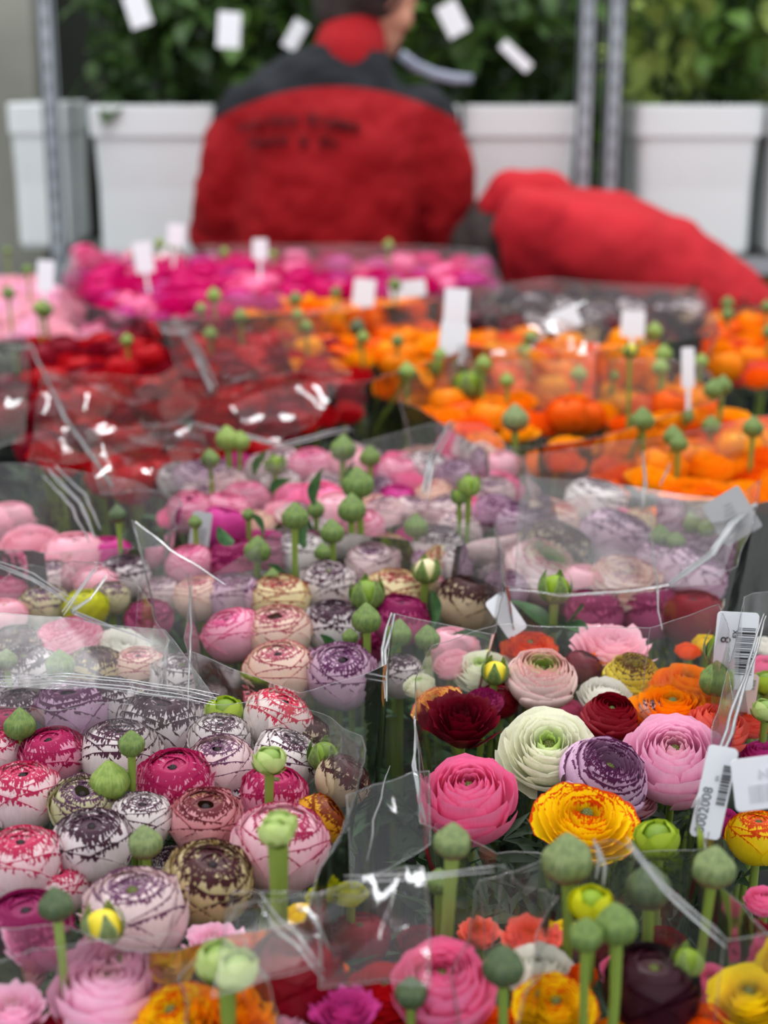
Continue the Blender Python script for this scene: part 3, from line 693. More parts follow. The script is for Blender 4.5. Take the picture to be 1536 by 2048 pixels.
# ---------------------------------------------------------------- centre bunch
FL([
 (467,1124,104,'ball','mgd',6,-4,'deep magenta bloom left of the bud cluster'),
 (538,1112,86,'ball','mgd',8,4,'deep magenta bloom directly behind the bud cluster'),
 (600,1108,98,'ball','wps',8,0,'white bloom with purple lines among the bud stalks'),
 (655,1172,108,'ball','wp',14,2,'white bloom with black-purple lace and small green tip in the centre bunch'),
 (746,1132,104,'ball','lav',10,0,'blush bloom with violet ringed heart in the centre bunch'),
 (842,1130,98,'ball','wc',10,2,'crimson laced bloom behind the open-sepalled bud'),
 (938,1132,100,'ball','wps',8,4,'white bloom with a small dark purple crown at the right of the centre bunch'),
 (880,1088,84,'ball','wpd',8,0,'dark plum bloom at the back of the centre bunch'),
 (778,1104,80,'ball','cr',8,0,'cream and red bloom behind the blush ones'),
 (560,1200,112,'ball','cr',10,0,'creamy yellow bloom with thin red marks'),
 (790,1188,112,'ball','cr',8,6,'pale yellow bloom with maroon rims beside two buds'),
 (935,1205,118,'ball','bc',4,14,'brown and cream bloom behind film at the right of the centre bunch'),
 (468,1195,110,'ball','lpl',6,-4,'lilac bloom with violet rims behind film at the left of the centre bunch'),
 (398,1195,96,'ball','crm',6,-8,'faded cream bloom behind film at the far left of the centre bunch'),
 (465,1270,112,'ball','pp',12,-18,'pink rounded bloom behind film at the lower left of the centre bunch'),
 (556,1268,126,'bally','crm',12,-4,'peach cream bloom with thin violet lines in the front rows of the centre bunch'),
 (665,1252,112,'ball','wpd',14,2,'white bloom with black-purple heart in front of the two buds'),
 (560,1345,134,'ball','crm',14,-4,'large cream bloom low behind the hazy film front'),
 (682,1352,134,'ball','lpl',26,4,'large violet laced bloom low behind the hazy film front'),
 (800,1238,108,'ball','mgd',8,6,'magenta pink bloom right of the two stacked buds'),
 (800,1350,92,'ball','wp',8,0,'white and purple bloom behind the folded film corner',-.01),
 (905,1300,100,'ball','lpink',6,4,'hazy pink bloom behind film right of the folded film corner',-.01),
 (700,1195,84,'ball','lpl',8,0,'pale lilac bloom half hidden by the two buds',-.012),
 (380,1130,90,'ball','pp',8,-10,'pink bloom behind the slanted film edge'),
 (515,1175,80,'ball','wp',8,0,'purple and white bloom behind the creamy yellow one',-.01),
 (850,1180,80,'ball','wm',8,0,'magenta rimmed bloom below the open-sepalled bud',-.012),
 (620,1330,90,'ball','lav',8,0,'pale bloom between the two large hazy ones',-.05),
 (740,1290,90,'ball','mgd',8,0,'dark pink bloom low behind the two buds',-.04),
], 'laced blooms in the centre bunch', 0, 1.07)
CB = {'leaves': 0}
BD([
 (590,1035,50,'closed',130,6,'tall green bud on a straight stalk, left of centre'),
 (703,1020,54,'closed',92,-2,'round green bud right of centre, lower of an overlapping pair'),
 (716,970,60,'closed',124,10,'round green bud right of centre, upper of an overlapping pair'),
 (664,1066,46,'closed',72,14,'small round green bud leaning over the blooms'),
 (645,1105,32,'closed',46,-4,'slim green bud low among the stalks'),
 (632,1020,34,'closed',60,0,'slim green bud behind the taller stalks',{'leaves':1}),
 (515,1102,50,'closed',60,10,'green bud before the deep magenta blooms',{'leaves':2}),
 (832,1055,46,'closed',44,0,'lone green bud above the blush and crimson blooms'),
 (938,972,46,'opening',116,-6,'tall pointed green bud at the right of the centre bunch',{'inner':'lime','gm':'budl'}),
 (918,994,34,'opening',94,0,'slim green bud beside the tall pointed one',{'inner':'lime'}),
 (852,1142,56,'opening',60,-4,'bud with open striped sepals before the crimson laced bloom',{'inner':'cr','leaves':2}),
 (733,1190,70,'opening',50,0,'broad green bud with spread sepals, upper of two in the centre',{'inner':'lime','leaves':1}),
 (733,1240,56,'closed',80,2,'green bud with ribbed sepals, lower of two in the centre',{'leaves':2}),
 (797,1270,52,'closed',40,0,'hazy green bud behind film, left of another'),
 (855,1278,48,'closed',40,0,'hazy green bud behind film below the leaves',{'leaves':2}),
 (545,1162,42,'closed',26,0,'pointed green bud above the creamy yellow bloom'),
 (390,1045,26,'closed',76,6,'small green bud at the far left of the bud cluster',{'leaves':1}),
 (235,1030,34,'closed',110,10,'blurred red-tipped bud behind the film peak',{'gm':'budd','zb':.745}),
 (420,920,36,'closed',90,2,'blurred green bud before the pink blooms at the back'),
 (455,880,46,'closed',84,-2,'blurred pale bud under the bright film streaks',{'gm':'budl'}),
 (480,884,36,'closed',80,0,'blurred pale bud close to a twin under the film streaks',{'gm':'budl'}),
 (686,900,50,'closed',80,-6,'blurred round bud above the tall pair'),
 (740,915,40,'closed',70,0,'blurred round bud, upper right of the cluster'),
 (497,1030,24,'closed',60,16,'tiny green bud between two large leaves',{'leaves':2}),
 (550,930,44,'opening',50,0,'blurred yellowish opening bud',{'inner':'lime'}),
 (700,1275,30,'closed',30,0,'small hazy bud beside the violet laced bloom'),
], 'buds in the centre bunch')
# ---------------------------------------------------------------- centre right bunch under film
FL([
 (1100,1045,112,'ball','crm',6,18,'cream and pink bloom with purple streaks under film'),
 (1192,1008,116,'ball','wps',6,14,'white and purple bloom at the back of the film-covered bunch'),
 (1232,1082,140,'ball','lpl',4,20,'lilac laced bloom leaning right under film'),
 (1048,1052,110,'ball','lpl',6,4,'pale lilac bloom at the left of the film-covered bunch'),
 (1118,1100,126,'ball','bc',4,26,'bloom with maroon and brown crown leaning right under film'),
 (1082,1138,150,'globe','grh',16,22,'pale pink bloom with bright green heart leaning right'),
 (1252,1165,172,'open','crm',14,4,'wide creamy white bloom pressed under film'),
 (1385,1155,130,'ball','lpl',6,22,'dusty lilac bloom at the right of the film-covered bunch'),
 (1278,1042,60,'ball','cr',6,4,'small cream bloom behind the lilac laced one'),
 (1245,1036,44,'ball','hot',6,4,'small bright pink bloom at the back of the film-covered bunch'),
 (1320,1120,90,'ball','lpl',6,4,'faded lilac bloom behind the wide creamy one'),
 (1170,1175,100,'ball','lpink',6,4,'pink bloom between the green-hearted and creamy ones',-.01),
 (1010,1180,90,'ball','lpl',6,0,'pale bloom beside the film seam, left end of the film-covered bunch',-.01),
 (1300,1220,120,'ball','mgd',8,0,'dusky pink bloom seen through film above the frilly pink one',-.02),
 (1190,1225,110,'ball','mgd',8,0,'dusky violet bloom seen through film, left of another',-.02),
 (1385,1235,120,'ball','redd',8,0,'dull red bloom seen through film at right',-.02),
], 'blooms in the film-covered bunch right of centre', 0, 1.08)
BD([
 (1110,1178,66,'opening',80,4,'lime opening bud with curled leaves right of centre',{'inner':'limy','leaves':6}),
 (1320,1075,44,'closed',40,0,'blurred green bud at the right of the film-covered bunch',{'leaves':2}),
 (1352,1085,36,'closed',40,0,'blurred small bud beside the lilac blooms under film'),
], 'buds of the film-covered bunch')
# ---------------------------------------------------------------- mixed colour bunch
FL([
 (905,1325,90,'open','lpink',6,-14,'light pink bloom at the back left of the bright mixed bunch'),
 (962,1338,118,'open','white',18,-6,'smaller ivory bloom at the back left of the bright mixed bunch'),
 (1060,1292,118,'flat','ort',10,0,'orange and red flamed bloom at the back of the bright mixed bunch'),
 (1083,1352,150,'globe','blush',20,2,'blush bloom with pale green heart in the bright mixed bunch',.008),
 (1165,1335,76,'ball','mar',8,20,'small dark maroon bloom beside the blush one'),
 (1196,1325,66,'open','ora',8,20,'small orange bloom behind the maroon one'),
 (1222,1305,190,'frill','lpink',8,4,'wide ruffled light pink bloom at the back of the bright mixed bunch'),
 (1266,1348,120,'globe','ybr',10,4,'yellow bloom with brown-toothed dark ring'),
 (1212,1388,116,'open','wht',10,4,'white bloom half hidden below the yellow and brown one',-.004),
 (1376,1372,156,'open','ora',6,4,'rumpled orange bloom before the barcode label',.004),
 (1345,1412,170,'flat','ora',10,0,'low orange bloom behind the big pink one'),
 (1412,1285,60,'open','yel',6,0,'yellow bloom just left of the white barcode label'),
 (1375,1300,54,'open','orr',6,0,'small orange bloom left of the yellow one by the label'),
 (1436,1450,130,'cup','cor',10,10,'coral and orange-red bloom at the right of the bright mixed bunch'),
 (1222,1428,118,'globe','dred',16,4,'dark red ringed bloom between ivory and pink ones'),
 (872,1405,112,'flat','cyr',10,-24,'peach and red fringed bloom at the left edge of the bright mixed bunch'),
 (924,1445,176,'frill','mar',14,0,'deep maroon velvety bloom at the left of the bright mixed bunch',.008),
 (970,1400,84,'open','mgd',8,4,'wine pink bloom peeping out behind the maroon one'),
 (1098,1498,218,'open','white',30,-4,'large ivory green-hearted bloom in the middle of the bright mixed bunch',.004),
 (938,1590,204,'cup','hot',22,-4,'large hot pink bloom with loose outer petals behind film'),
 (1212,1548,188,'globe','lp',26,14,'mauve bloom with purple rims between ivory and pink'),
 (1348,1515,206,'cup','pink',28,-6,'large clear pink bloom at the right of the bright mixed bunch'),
 (1172,1638,222,'flat','yr',16,4,'open golden yellow bloom with red edges at the front of the bright mixed bunch',.006),
 (838,1368,70,'open','white',8,-10,'greenish white bloom at the upper left corner of the mixed bunch'),
 (1310,1420,66,'ball','wp',6,0,'small white and purple bloom between orange and pink',-.006),
 (1265,1600,100,'open','lpink',6,0,'pale pink petals low between mauve and pink blooms',-.03),
 (1130,1420,90,'open','hot',6,0,'pink bloom hidden behind the large ivory one',-.03),
 (1000,1330,70,'open','wht',6,0,'white bloom between the ivory and blush ones',-.012),
 (1000,1400,80,'ball','dred',6,0,'dark red bloom low behind the blush one',-.014),
], 'bright mixed blooms in the right foreground bunch')
BD([
 (990,1345,54,'opening',30,-6,'yellow bud splitting from green sepals between ivory and blush blooms',{'inner':'yel'}),
 (1447,1302,78,'opening',100,0,'yellow opening bud in front of the barcode label',{'inner':'limy','gm':'bud'}),
 (1433,1362,66,'closed',60,0,'plump green bud below the yellow opening one'),
 (1315,1678,92,'pale',40,0,'large glossy green bud below the clear pink bloom',{'gm':'budl','inner':'lime'}),
], 'buds in the bright mixed bunch')
# ---------------------------------------------------------------- front row
FL([
 (25,2025,150,'frill','pink',6,0,'pink bloom in the bottom left corner'),
 (215,1985,216,'cup','pink',4,4,'large soft pink bloom at the bottom left'),
 (90,2080,120,'frill','dred',6,0,'dark red petals at the bottom edge between two pink blooms',-.01),
 (345,2030,180,'flat','yr',10,-14,'yellow bloom with orange-red edges at the bottom, left of the orange one'),
 (465,2030,160,'frill','ora',6,10,'bright orange bloom at the bottom below the lobed lime bud'),
 (365,1955,90,'open','wht',6,0,'creamy white petals behind the bottom yellow bloom'),
 (395,1922,80,'open','ora',6,0,'orange petals behind the lobed lime bud'),
 (425,1892,130,'frill','pink',0,0,'pink petals standing up behind the lobed lime bud',-.01),
 (520,1915,50,'open','orr',6,6,'small orange petal tip right of the lobed lime bud'),
 (590,1960,190,'ball','dred',6,0,'wine red bloom behind film at the bottom centre'),
 (690,2025,130,'frill','mgp',6,0,'magenta purple bloom at the bottom behind film'),
 (770,1985,170,'open','red',6,0,'red bloom behind film left of the hot pink one',-.005),
 (672,1938,50,'open','ora',6,0,'small yellow-orange petals behind film at the bottom centre'),
 (885,1965,196,'cup','hot',20,-6,'large hot pink bloom at the bottom centre',.012),
 (1060,1880,124,'frill','cor',8,0,'coral bloom behind the hot pink bloom at the bottom'),
 (1078,1935,140,'open','wht',8,0,'white petals between coral and yellow at the bottom'),
 (1112,2010,160,'flat','yr',18,0,'yellow and red bloom at the bottom beside the black-purple one'),
 (1166,1948,60,'open','orr',8,0,'small orange-red petals behind the twin stalks'),
 (1303,1980,180,'ball','blk',14,2,'glossy black-purple round bloom at the bottom right'),
 (1255,1940,110,'open','hot',8,0,'pink petals behind the black-purple bloom, left side',-.012),
 (1418,1965,110,'open','hot',8,0,'pink petals behind the black-purple bloom, right side',-.01),
 (1498,1990,160,'flat','yel',14,-8,'bright yellow bloom in the bottom right corner'),
 (1410,2045,110,'open','orr',8,0,'orange petals low at the bottom right',-.01),
 (1505,1885,120,'frill','mar',8,0,'dark maroon bloom above the bottom right yellow one'),
 (1130,1860,60,'open','yel',8,0,'small yellow petal behind the lime opening bud',-.015),
 (1000,2060,130,'open','orr',6,0,'orange petals at the bottom edge beside the green stalk',-.015),
 (605,1832,80,'open','yel',4,0,'yellow petals behind shiny film left of centre',-.005),
 (640,1792,60,'open','limy',4,0,'lime petals behind shiny film left of centre'),
 (700,1785,70,'open','limy',4,0,'lime yellow bloom beside the film edge'),
 (840,1880,90,'open','dred',4,0,'dull red petals low behind film',-.03),
 (1180,1900,90,'ball','mar',4,0,'dark bloom deep between the bottom stalks',-.05),
 (285,2060,120,'open','hot',6,0,'deep pink petals at the bottom edge between soft pink and yellow blooms',-.01),
 (560,2075,130,'frill','pink',6,0,'pale pink petals at the bottom edge beside the wine red bloom',-.01),
 (1235,2075,110,'open','ora',6,0,'orange petals at the bottom edge below the twin stalks',-.015),
 (1330,1880,84,'open','dred',6,0,'dark red petals low behind the black-purple bloom',-.03),
 (720,1880,110,'ball','redd',6,0,'dull red bloom deep behind the front film',-.03),
 (960,1870,90,'frill','cor',6,0,'coral petals behind the top of the hot pink bloom',-.02),
 (30,1945,120,'open','lpink',6,0,'pale pink petals at the left edge above the corner bloom',-.015),
], 'bright mixed blooms in the front row', 0, 1.08)
BD([
 (905,1686,70,'closed',200,-30,'green bud on a long leaning pale stalk below the hot pink bloom',{'gm':'budr','stemg':'stemp','stemr':.0058}),
 (1135,1722,96,'closed',180,-6,'largest round green bud, below the golden yellow bloom',{'gm':'budr','stemr':.005}),
 (1183,1810,92,'pale',150,20,'lime yellow opening bud with a brown dimple',{'gm':'budr','inner':'limy','stemr':.0045}),
 (1172,1872,66,'closed',190,6,'green bud in front of the lime yellow one',{'gm':'bud'}),
 (1232,1852,80,'closed',190,-28,'green bud behind and right of the lime yellow one',{'gm':'bud','stemr':.0048}),
 (1297,1778,86,'closed',130,-8,'brownish green pointed bud above the black-purple bloom',{'gm':'budd'}),
 (1427,1738,80,'closed',170,-44,'pointed green bud on a leaning stalk at the right',{'gm':'budr'}),
 (1006,1935,80,'closed',130,26,'dark green bud between the hot pink and yellow blooms at the bottom',{'gm':'budd'}),
 (822,1988,62,'closed',60,0,'small grey bud before the hot pink bloom at the bottom',{'gm':'budd','leaves':1}),
 (455,1930,126,'double',130,30,'lobed lime bud in front of the bottom orange bloom',{'gm':'budl','inner':'limp'}),
 (1375,1925,66,'opening',50,0,'lime opening bud right of the black-purple bloom',{'inner':'limy','gm':'budl'}),
 (878,1765,50,'closed',60,-4,'blurred bud behind film beside the leaning stalk'),
], 'stalked buds in the front row')
FL([
 (1532,1335,90,'open','hot',6,0,'pink bloom at the right edge beside lime buds'),
 (1528,1290,60,'open','wht',6,0,'white petals at the right edge above the pink bloom'),
 (1500,1440,100,'open','cor',6,0,'salmon bloom behind film at the right edge',-.01),
 (1525,1510,100,'open','mgp',6,0,'magenta bloom behind the blank side of the right label',-.02),
 (1515,1675,120,'ball','yr',6,0,'dull yellow bloom behind film below the right label',-.03),
 (1440,1640,90,'open','mgp',6,0,'mauve petals behind the milky film corner',-.03),
 (1530,1800,90,'open','hot',6,0,'pink petals at the right edge above the dark maroon bloom',-.02),
], 'blooms of the bunch cut off at the right edge')
BD([
 (1534,1365,60,'pale',30,0,'lime bud at the right edge, upper of two',{'inner':'lime','gm':'budl'}),
 (1532,1420,56,'pale',30,0,'lime bud at the right edge, lower of two',{'inner':'limp','gm':'budl'}),
], 'buds of the bunch cut off at the right edge')
# ---------------------------------------------------------------- blurred rows, one flower at a time
rf = random.Random(42)
def inside(x, y, poly):
    c = False
    for i in range(len(poly)):
        x1, y1 = poly[i]; x2, y2 = poly[i-1]
        if (y1 > y) != (y2 > y) and x < (x2-x1)*(y-y1)/(y2-y1)+x1: c = not c
    return c
def FIELD(poly, sp, dr, mats, kinds, label, group, zj=.012, zb=.75, nbud=0, budlab=None, budc='bud', one=True):
    pts = [at_z(x, y, zb) for x, y in poly]; x0, x1 = min(p.x for p in pts), max(p.x for p in pts); y0, y1 = min(p.y for p in pts), max(p.y for p in pts)
    j = 0; y = y0; got = []
    while y <= y1:
        x = x0+(sp/2 if j % 2 else 0)
        while x <= x1:
            p = Vector((x+rf.uniform(-.2, .2)*sp, y+rf.uniform(-.2, .2)*sp, zb)); q = proj(p)
            if inside(q[0], q[1], poly):
                p.z += rf.uniform(-zj, zj); got.append(p)
                if one: flower(p, rf.uniform(*dr), rf.choice(kinds), rf.choice(mats), rf.uniform(-6, 18), rf.uniform(-14, 14), label, group, far=True)
                else: far_stuff(p, rf.uniform(*dr), rf.choice(kinds), rf.choice(mats), rf.uniform(-6, 18), rf.uniform(-14, 14))
            x += sp
        y += sp*.87; j += 1
    for k in range(nbud):
        p = rf.choice(got); c = p+Vector((rf.uniform(-.02, .02), rf.uniform(-.02, .02), rf.uniform(.035, .07)))
        bud(c, rf.uniform(.017, .024), 'closed', budlab, group.replace('blooms', 'buds'), gm=budc)
    return got
FIELD([(340,960),(420,930),(800,890),(1030,920),(1010,1060),(760,1080),(560,1090),(400,1080),(330,1040)], .05, (.044, .054), ['lav','lpl','lpink','pp','mgp','wp','lav','crm','hot','wps'], ['ball','ball','open'], 'blurred pastel laced bloom behind the green bud cluster', 'pastel blooms behind the bud cluster')
FIELD([(1040,950),(1120,900),(1300,870),(1536,830),(1600,900),(1600,1040),(1400,1040),(1260,990),(1120,960)], .056, (.056, .066), ['ora','ora','orr','ory'], ['open','flat','ball'], 'big orange bloom in the bunch at the right, before the grey label', 'orange blooms in the right-hand bunch', nbud=5, budlab='small green bud above the right-hand orange bunch')
FIELD([(800,770),(1000,740),(1380,740),(1420,800),(1380,850),(1150,840),(980,880),(820,850)], .056, (.052, .062), ['ora','ora','orr','ory','orr'], ['open','flat','ball'], 'blurred orange bloom in the middle orange bunch', 'orange blooms in the middle bunch', nbud=16, budlab='small green bud above the middle orange bunch', budc='budl')
FIELD([(470,650),(560,610),(860,600),(880,660),(900,720),(740,740),(590,750),(560,690)], .056, (.052, .062), ['ora','orr','ora','ory'], ['open','flat','ball'], 'blurred orange bloom in the bunch left of the white price cards', 'orange blooms in the upper bunch', nbud=6, budlab='small green bud above the upper orange bunch', one=False)
FIELD([(930,665),(1340,700),(1380,740),(920,745)], .058, (.052, .062), ['ora','orr','ory'], ['open','ball'], 'blurred orange bloom between the dark bunch and the middle orange bunch', 'orange blooms behind the white price cards', one=False)
FIELD([(1420,650),(1600,640),(1600,760),(1430,760)], .058, (.052, .062), ['ora','orr','cor','ora'], ['open','ball'], 'blurred orange bloom at the right edge below the red jacket', 'orange blooms at the right edge', nbud=4, budlab='green bud above the orange blooms at the right edge', one=False)
FIELD([(40,800),(720,790),(700,850),(560,900),(300,950),(60,940)], .054, (.052, .06), ['red','redd','red'], ['ball','open'], 'red bloom under the large crinkled film sheet', 'red blooms under the crinkled film')
FIELD([(80,680),(470,680),(720,700),(740,780),(60,780)], .056, (.052, .06), ['red','redd','red'], ['ball','open'], 'blurred red bloom behind the crinkled film sheet', 'red blooms behind the crinkled film', nbud=9, budlab='green bud above the blurred red blooms', budc='budl', one=False)
FIELD([(-80,760),(50,760),(40,860),(-80,860)], .056, (.052, .06), ['redd','mar'], ['ball','open'], 'dark wine red bloom at the left edge', 'wine red blooms at the left edge', one=False)
FIELD([(-80,570),(60,560),(160,600),(130,670),(-80,690)], .058, (.06, .07), ['lpink','pink','lpink'], ['open','flat'], 'pale pink bloom in the blurred bunch at the far left edge', 'pale pink blooms at the far left', nbud=3, budlab='green bud above the far left pink blooms', one=False)
FIELD([(170,520),(420,515),(660,520),(960,530),(980,570),(640,600),(460,640),(200,620),(150,570)], .062, (.06, .07), ['mag','mag','mgp','mag','hot'], ['ball','open'], 'blurred magenta bloom in the far row before the standing worker', 'magenta blooms in the far row', zb=.765, nbud=8, budlab='green bud above the far magenta blooms', budc='budl', one=False)
FIELD([(940,595),(1200,590),(1400,610),(1390,665),(930,655)], .06, (.05, .058), ['blk','mar','wpd','blk','bc'], ['ball','open'], 'blurred blackish bloom in the far bunch before the bending worker', 'dark blooms in the far bunch', zb=.76, one=False)
FIELD([(180,620),(480,640),(470,675),(180,675)], .06, (.05, .058), ['pp','hot','mgp'], ['ball','open'], 'blurred dusty pink bloom between the magenta and red rows', 'dusty pink blooms between magenta and red rows', one=False)
BD([
 (1285,842,46,'closed',84,18,'round grey-green bud on a thin stalk above the right-hand orange bunch'),
 (1357,888,36,'closed',70,-10,'small dark bud above the right-hand orange bunch'),
 (1260,702,34,'opening',140,0,'lone bud with a yellow tip on a tall thin stalk over the middle orange bunch',{'inner':'yel'}),
 (1030,840,52,'closed',60,0,'pale round bud at the left end of the middle orange bunch',{'gm':'budr'}),
 (935,770,60,'opening',40,0,'yellow-green opening bud at the left of the middle orange bunch',{'inner':'limy'}),
 (88,620,34,'closed',70,14,'dark blurred bud at the far left above the pale pink blooms'),
 (715,655,30,'closed',60,0,'dark blurred bud over the upper orange bunch',{'gm':'budd'}),
], 'single buds above the orange and pink rows')

build_far('blurred rows of magenta, pink, red, orange and dark blooms behind the film-covered bunches')
# ---------------------------------------------------------------- leafy filling between the stems
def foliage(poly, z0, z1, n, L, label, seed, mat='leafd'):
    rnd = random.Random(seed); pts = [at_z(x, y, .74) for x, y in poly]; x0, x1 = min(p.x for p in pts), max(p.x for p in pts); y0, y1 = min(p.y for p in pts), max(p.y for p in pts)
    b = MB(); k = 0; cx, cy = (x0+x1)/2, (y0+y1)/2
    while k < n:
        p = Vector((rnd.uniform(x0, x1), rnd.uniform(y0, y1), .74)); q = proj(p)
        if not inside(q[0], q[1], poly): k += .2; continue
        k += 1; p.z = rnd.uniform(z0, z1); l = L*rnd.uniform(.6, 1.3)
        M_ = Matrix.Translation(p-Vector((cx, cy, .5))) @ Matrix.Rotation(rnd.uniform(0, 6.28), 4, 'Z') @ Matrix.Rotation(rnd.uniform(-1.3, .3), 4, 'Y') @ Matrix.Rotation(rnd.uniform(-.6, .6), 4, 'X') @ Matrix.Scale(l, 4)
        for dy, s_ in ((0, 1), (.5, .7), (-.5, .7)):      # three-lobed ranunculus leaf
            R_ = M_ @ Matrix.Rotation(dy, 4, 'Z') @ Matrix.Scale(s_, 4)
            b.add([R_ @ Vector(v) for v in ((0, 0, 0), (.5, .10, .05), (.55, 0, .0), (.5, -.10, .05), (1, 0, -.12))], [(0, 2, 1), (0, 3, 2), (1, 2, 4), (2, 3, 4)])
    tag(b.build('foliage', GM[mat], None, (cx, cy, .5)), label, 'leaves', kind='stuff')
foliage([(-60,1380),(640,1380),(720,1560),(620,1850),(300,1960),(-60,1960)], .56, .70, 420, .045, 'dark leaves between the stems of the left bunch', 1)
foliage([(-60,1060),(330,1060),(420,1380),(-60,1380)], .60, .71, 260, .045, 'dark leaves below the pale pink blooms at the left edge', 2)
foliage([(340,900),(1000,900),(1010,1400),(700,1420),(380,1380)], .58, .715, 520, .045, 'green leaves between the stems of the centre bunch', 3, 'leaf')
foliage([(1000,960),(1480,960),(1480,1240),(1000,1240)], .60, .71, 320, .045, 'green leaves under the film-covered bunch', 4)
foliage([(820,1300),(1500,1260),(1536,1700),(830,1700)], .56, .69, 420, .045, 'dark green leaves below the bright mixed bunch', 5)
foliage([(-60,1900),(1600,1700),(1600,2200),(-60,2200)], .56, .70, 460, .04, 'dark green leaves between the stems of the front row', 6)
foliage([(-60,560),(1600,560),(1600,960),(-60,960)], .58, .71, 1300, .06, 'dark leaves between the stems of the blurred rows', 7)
# single visible leaves
def leaf_thing(px, py, Lpx, roll, label, v=0, z=.80, mat='leaf', tilt=-40, yaw=0):
    c = at_z(px, py, z); L = Lpx*proj(c)[2]/F
    o = add('ranunculus_leaf', LEAF[v], GM[mat], None, mtx=Matrix.Translation(c) @ Matrix.Rotation(math.radians(yaw), 4, 'Z') @ Matrix.Rotation(math.radians(roll), 4, 'Y') @ Matrix.Rotation(math.radians(tilt), 4, 'X') @ Matrix.Scale(L, 4), own=True)
    tag(o, label, 'leaf', 'loose leaves among the centre buds')
for r in [(630,1010,90,-95,'broad leaf standing upright behind the slim bud in the centre',0,.79), (612,1095,95,-110,'dark strap leaf behind the tall left bud stalk',0,.78),
          (468,1085,60,200,'oval leaf at the left of the bud cluster',1,.79), (500,1030,66,30,'folded leaf on top of the left buds',1,.80), (545,985,80,-60,'large blurred leaf behind the bud cluster',1,.79),
          (862,1180,80,70,'grey-green leaf hanging below the open-sepalled bud',0,.78), (905,1270,90,-10,'leaf lying on the blooms at the lower right of the centre bunch',0,.76), (770,1330,80,-70,'hazy leaf behind the front film of the centre bunch',0,.75),
          (640,1270,90,40,'broad leaf between violet laced bloom and the stacked buds',1,.755), (530,1130,60,10,'small leaf before the deep magenta blooms',0,.77), (510,950,70,-80,'blurred leaf above the bud cluster',0,.79),
          (700,980,70,-100,'dark leaf behind the overlapping pair of buds',0,.77)]:
    leaf_thing(*r)
# ---------------------------------------------------------------- cellophane
def catmull(P, n):
    out = []
    for i in range(len(P)):
        a, b_, c, d = P[i-1], P[i], P[(i+1) % len(P)], P[(i+2) % len(P)]
        for k in range(n):
            t = k/n; s = b_.lerp(c, t); h = .5*((2*b_)+(c-a)*t+(2*a-5*b_+4*c-d)*t*t+(3*b_-a-3*c+d)*t**3)
            out.append(s.lerp(h, .25))
    return out
SLV = {}
def sleeve(rim, label, seed, mat='film', shrink=.72, fold=.006, zb=.50, group=None, inset=0., edge=True, sides=None):
    P = [at_z(x, y, z) for x, y, z in rim]; n = 12; loop = catmull(P, n); N = len(loop)
    c = sum(loop, Vector())/N; base = Vector((c.x, c.y, zb)); r = empty('cellophane_sleeve', base, label, 'sleeve', group)
    ns = 16; m = MB()
    for j in range(ns+1):
        s = j/ns
        for i, q in enumerate(loop):
            k = shrink+(1-shrink)*s**1.6
            d = Vector((q.x-c.x, q.y-c.y, 0)); p = Vector((c.x, c.y, 0))+d*k; p.z = zb+(q.z-zb)*s
            ang = i/N*2*PI; cv = Vector((math.cos(ang)*1.0+seed*3, math.sin(ang), s*.35))
            ridge = (1-3*abs(noise.noise(cv*2.2)))+(1-.6*s)*.6*(1-3*abs(noise.noise(cv*7.3)))
            p += d.normalized()*(ridge*fold*.7*(.4+.6*s))
            p.z += .003*noise.noise(cv*2.5)*s
            m.v.append(p-base)
    SLV[seed] = r
    for j in range(ns):
        for i in range(N):
            if sides and not sides(i/n): continue
            m.f.append((j*N+i, j*N+(i+1) % N, (j+1)*N+(i+1) % N, (j+1)*N+i))
    m.build('film', M[mat], r)
    if edge:
        e = MB(); top = [m.v[ns*N+i] for i in range(N)]; e.tube(top+[top[0]], .00032, 4, False); e.build('cut_edge_glint', M['edge'], r)  # film edge as a paler tube, highlight line put into its colour
        for i in (0, 3*n % N):
            q = MB(); q.tube([m.v[j*N+i]*1.002 for j in range(4, ns+1)], .0003, 4, False); q.build('seam', M['edge'], r)  # seam tube, paler too for its highlight line
    return r
def sheet(corners, label, seed, mat='film', nu=44, nv=30, amp=.010, freq=16, sag=0., parent=None, name='film_flap', thing=True, edges=True):
    """corners px,py,z : a, b, c, d round the sheet"""
    A, B, C_, D = [at_z(*q) for q in corners]; cc = (A+B+C_+D)/4
    r = empty('cellophane_wrap', cc, label, 'film') if thing else parent
    m = MB()
    for j in range(nv+1):
        v = j/nv
        for i in range(nu+1):
            u = i/nu; p = (A.lerp(B, u)).lerp(D.lerp(C_, u), v)
            q_ = Vector((p.x*freq*.42+seed*5, p.y*freq*.3, seed)); a = noise.noise(q_); b2 = noise.noise(q_*2.3); c3 = noise.noise(q_*5.1)
            p.z += amp*(1.0-2.4*abs(a))+amp*.28*(.6-2*abs(b2))+amp*.13*c3-sag*math.sin(PI*u)*math.sin(PI*v)
            p.x += amp*.3*b2; m.v.append(p-cc)
    for j in range(nv):
        for i in range(nu): q = j*(nu+1)+i; m.f.append((q, q+1, q+nu+2, q+nu+1))
    m.build('film', M[mat], r)
    if edges:
        W = nu+1
        for line in ([m.v[i] for i in range(W)], [m.v[nv*W+i] for i in range(W)], [m.v[j*W] for j in range(nv+1)], [m.v[j*W+nu] for j in range(nv+1)]):
            e = MB(); e.tube(line, .00032, 4, False); e.build('cut_edge_glint', M['edge'], r)  # sheet edges get the same pale highlight tube
    return r
